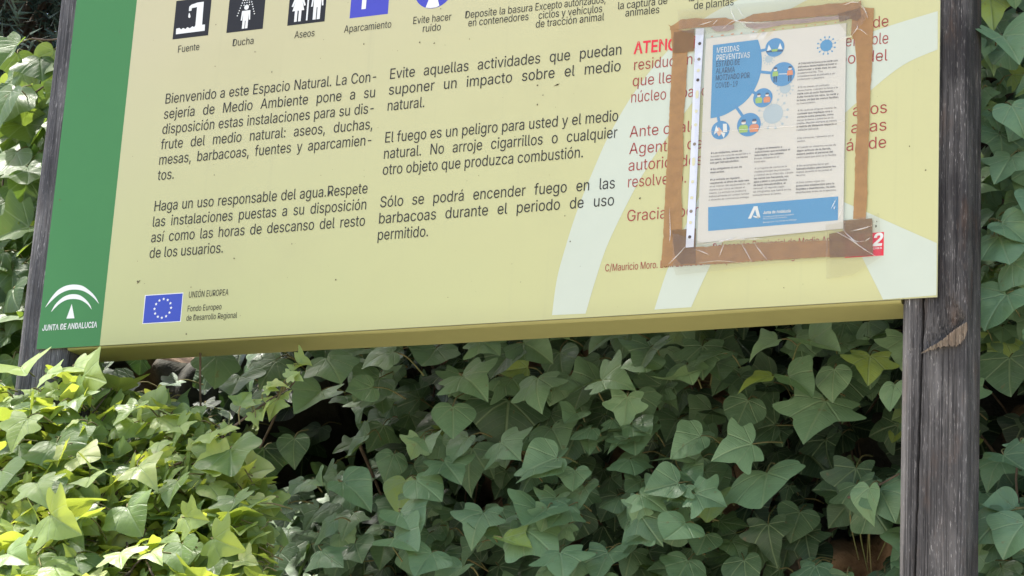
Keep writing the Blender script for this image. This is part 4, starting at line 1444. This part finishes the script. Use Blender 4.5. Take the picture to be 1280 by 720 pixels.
# 3. ivy at the far left, beyond the left post
lf = Foliage()
for k in range(620):
    px_, py = rng.uniform(-130, 96), rng.uniform(60, 560)
    if py < 92+max(0, 18-px_)*1.3 and rng.random() < .9: continue
    Y = rng.uniform(.12, .46)
    b = pp(px_, py, Y)
    tone = .06+.16*rng.random()+rng.normal(0, .09)+(.3 if Y > .38 and rng.random() < .5 else 0)
    wall_leaf(lf, b[0], b[2], Y, rng.uniform(.042, .070), np.clip(tone, 0, 1), .45, None, True, .5)
for px_, py, L, a, Y, up, tone, kind in ((8, 130, 60, -24, .10, .5, .60, 'heart'), (14, 130, 62, -20, .14, .6, .55, 'broad'), (30, 165, 66, -25, .2, .4, .45, 'broad'), (18, 205, 52, -10, .14, .4, .55, 'heart'),
                                         (38, 215, 52, -5, .14, .3, .52, 'heart'), (20, 292, 62, -62, .10, .7, .6, 'lobed'), (28, 350, 66, -6, .2, .2, .4, 'lobed'), (60, 75, 46, -30, .2, -.5, .9, 'heart'), (25, 395, 66, -40, .14, .9, .7, 'broad'),
                                         (14, 66, 54, -40, .22, .5, .30, 'lobed'), (55, 90, 40, -30, .2, .5, .9, 'small')):
    b = pp(px_-L*.3*math.sin(R(a)), py-L*.3*math.cos(R(a)), Y)
    lf.leaf(b, (rng.normal(0, .2), -1, up), (math.sin(R(a)), -.3, -math.cos(R(a))), L/FPX*np.linalg.norm(b-CAM)*0.95, kind, tone*.45, True)
lf.stems.tube(spline([pp(38, 120, .18), pp(55, 108, .16), pp(72, 98, .16)], 5), .002, .0015, 6, 0)
lf.stems.tube(spline([pp(40, 48, .2), pp(60, 50, .2), pp(76, 48, .2)], 5), .0018, .0014, 6, 0)
for k in range(8):
    px_, py = rng.uniform(-10, 70), rng.uniform(300, 480)
    lf.stems.tube(spline([pp(px_, py, .3), pp(px_+rng.normal(0, 20), py-80, .3), pp(px_+rng.normal(0, 20), py-170, .32)], 5), .0022, .0014, 6, 0)
r3 = empty('ivy_plant', (-0.25, 0.3, 0))
tag(r3, 'mid green ivy growing up beyond the left post under the dark conifer', 'ivy', 'ivy plants around the board')
lf.build('foliage', M['young'], r3)

# 4. ivy at the far right, beyond the right post
rt = Foliage()
for k in range(620):
    px_, py = rng.uniform(1175, 1420), rng.uniform(-120, 800)
    hole = (440 < py < 620 and rng.random() < .75) or (425 < py < 545 and abs(px_-1258) < 48)
    if hole: continue
    Y = rng.uniform(.10, .36)
    b = pp(px_, py, Y)
    if b[0] < RX1+.02 and Y < .13: continue
    tone = .46+.18*rng.random()+rng.normal(0, .11)+(.1 if py < 420 else 0)
    if rng.random() < .06: tone = .93
    wall_leaf(rt, b[0], b[2], Y, rng.uniform(.030, .056), np.clip(tone, .1, 1), .5, None, True, .5)
for px_, py, L, a, Y, up, tone, kind in ((1272, 145, 52, 30, .10, .5, .6, 'heart'), (1258, 210, 52, -20, .12, .5, .6, 'lobed'), (1265, 285, 50, 60, .1, .6, .62, 'broad'), (1255, 312, 62, 20, .1, .6, .6, 'broad'), (1250, 385, 66, -25, .1, .7, .62, 'broad'),
                                         (1245, 655, 56, -40, .1, .5, .55, 'heart'), (1272, 668, 60, -30, .08, .7, .62, 'broad'), (1240, 10, 48, 10, .12, .3, .95, 'small'), (1262, 60, 60, 30, .1, .7, .66, 'lobed'), (1238, 45, 60, -10, .16, .5, .5, 'lobed'),
                                         (1262, 465, 60, 0, .2, .3, .4, 'broad')):
    b = pp(px_-L*.3*math.sin(R(a)), py-L*.3*math.cos(R(a)), Y)
    rt.leaf(b, (rng.normal(0, .2), -1, up), (math.sin(R(a)), -.3, -math.cos(R(a))), L/FPX*np.linalg.norm(b-CAM)*0.95, kind, tone, True)
for k in range(3):
    px_, py = rng.uniform(1240, 1300), rng.uniform(300, 700)
    rt.stems.tube(spline([pp(px_, py, .3), pp(px_+rng.normal(0, 12), py-80, .28), pp(px_+rng.normal(0, 20), py-190, .3)], 5), .002, .0013, 6, 0)
r4 = empty('ivy_plant', (1.6, 0.3, 0))
tag(r4, 'ivy with pale veined leaves climbing the wall to the right of the cracked post', 'ivy', 'ivy plants around the board')
rt.build('foliage', M['leaf'], r4)

# ------------------------------------------------------------------ dark conifer behind, top left
TX = float(pp(30, 20, 2.6)[0])
cz = empty('conifer_tree', (TX, 2.6, 0))
tag(cz, 'dark blue-green conifer standing behind the wall at the top left', 'tree')
tb = MB()
tb.tube([(TX, 2.6, 0), (TX, 2.6, 2.5), (TX, 2.6, 5.2), (TX, 2.62, 6.8)], .09, .02, 10)
tb.build('trunk', M['bark'], cz, True)
nv, nf = [], []
cn = MB()
for k in range(640):
    h = rng.uniform(2.0, 6.8) if k > 420 else rng.uniform(2.5, 4.6)
    a = rng.uniform(0, 2*math.pi)
    L = (1.75*(1-(h/7.4)**1.6))*rng.uniform(.75, 1.05)
    d = np.array((math.cos(a), math.sin(a), rng.uniform(.0, .35)))
    o = np.array((TX, 2.6, h))
    cn.tube([o, o+d*L*.5, o+d*L*.92+np.array((0, 0, -.05))], .012, .003, 4)
    for j in range(20):
        s = o+d*L*rng.uniform(.15, 1.0)
        tw = d+rng.normal(0, .6, 3)
        tw /= np.linalg.norm(tw)
        tl = rng.uniform(.12, .26)
        side = np.cross(tw, rng.normal(0, 1, 3))
        side /= np.linalg.norm(side)
        for m_ in range(9):
            q = s+tw*tl*m_/8
            for sg in (1, -1):
                e = q+(tw*.6+side*sg*.7+rng.normal(0, .25, 3))*rng.uniform(.03, .06)
                w_ = np.cross(e-q, rng.normal(0, 1, 3))
                w_ = w_/np.linalg.norm(w_)*.0035
                b0 = len(nv)
                nv += [q-w_, q+w_, e]
                nf.append((b0, b0+1, b0+2))
cn.build('branches', M['bark'], cz, True)
me = bpy.data.meshes.new('foliage')
me.from_pydata([tuple(v) for v in nv], [], nf)
link('foliage', me, cz, [M['needle']])

# ------------------------------------------------------------------ unseen broad-leaved tree, added to shade the board and the ivy behind
bt = empty('added_shade_tree', (1.2, 2.8, 0))
tag(bt, 'added broad-leaved tree out of view, its leafy limb shading the board and the ivy behind', 'tree')
tb = MB()
tb.tube(spline([(1.2, 2.8, 0), (1.15, 2.78, 2.5), (1.0, 2.6, 4.6), (1.1, 2.5, 6.2), (1.2, 2.6, 8.2)], 5), .16, .05, 10)
tb.tube(spline([(1.0, 2.6, 4.6), (.5, 1.7, 5.9), (-.4, .9, 6.5), (-1.6, .4, 6.7)], 5), .075, .02, 8)
tb.tube(spline([(.5, 1.7, 5.9), (.3, .8, 6.4), (.2, .1, 6.6)], 4), .04, .012, 6)
tb.build('trunk', M['bark'], bt, True)
lv, lq = [], []
for k in range(5200):
    if k < 4000:
        x, y, z = rng.uniform(-2.03, .9), rng.uniform(-.45, 1.5), rng.uniform(6.15, 7.0)
        x += .08*math.sin(y*6+z*4)
    else:
        q_ = rng.normal(0, 1, 3)
        q_ = q_/np.linalg.norm(q_)*rng.uniform(.6, 1.0)
        x, y, z = 1.2+1.5*q_[0], 2.9+1.3*q_[1], 7.6+1.2*q_[2]
    n_ = rng.normal(0, .6, 3)+np.array((0, 0, 1.0))
    n_ /= np.linalg.norm(n_)
    a_ = np.cross(n_, rng.normal(0, 1, 3))
    a_ /= np.linalg.norm(a_)
    b_ = np.cross(n_, a_)
    L_ = rng.uniform(.05, .085)
    c_ = np.array((x, y, z))
    i0 = len(lv)
    lv += [c_-a_*L_, c_-a_*L_*.2+b_*L_*.55, c_+a_*L_*.5+b_*L_*.4, c_+a_*L_*1.1, c_+a_*L_*.5-b_*L_*.4, c_-a_*L_*.2-b_*L_*.55]
    lq.append(tuple(range(i0, i0+6)))
me = bpy.data.meshes.new('foliage')
me.from_pydata([tuple(v) for v in lv], [], lq)
link('foliage', me, bt, [M['shade_crown']])
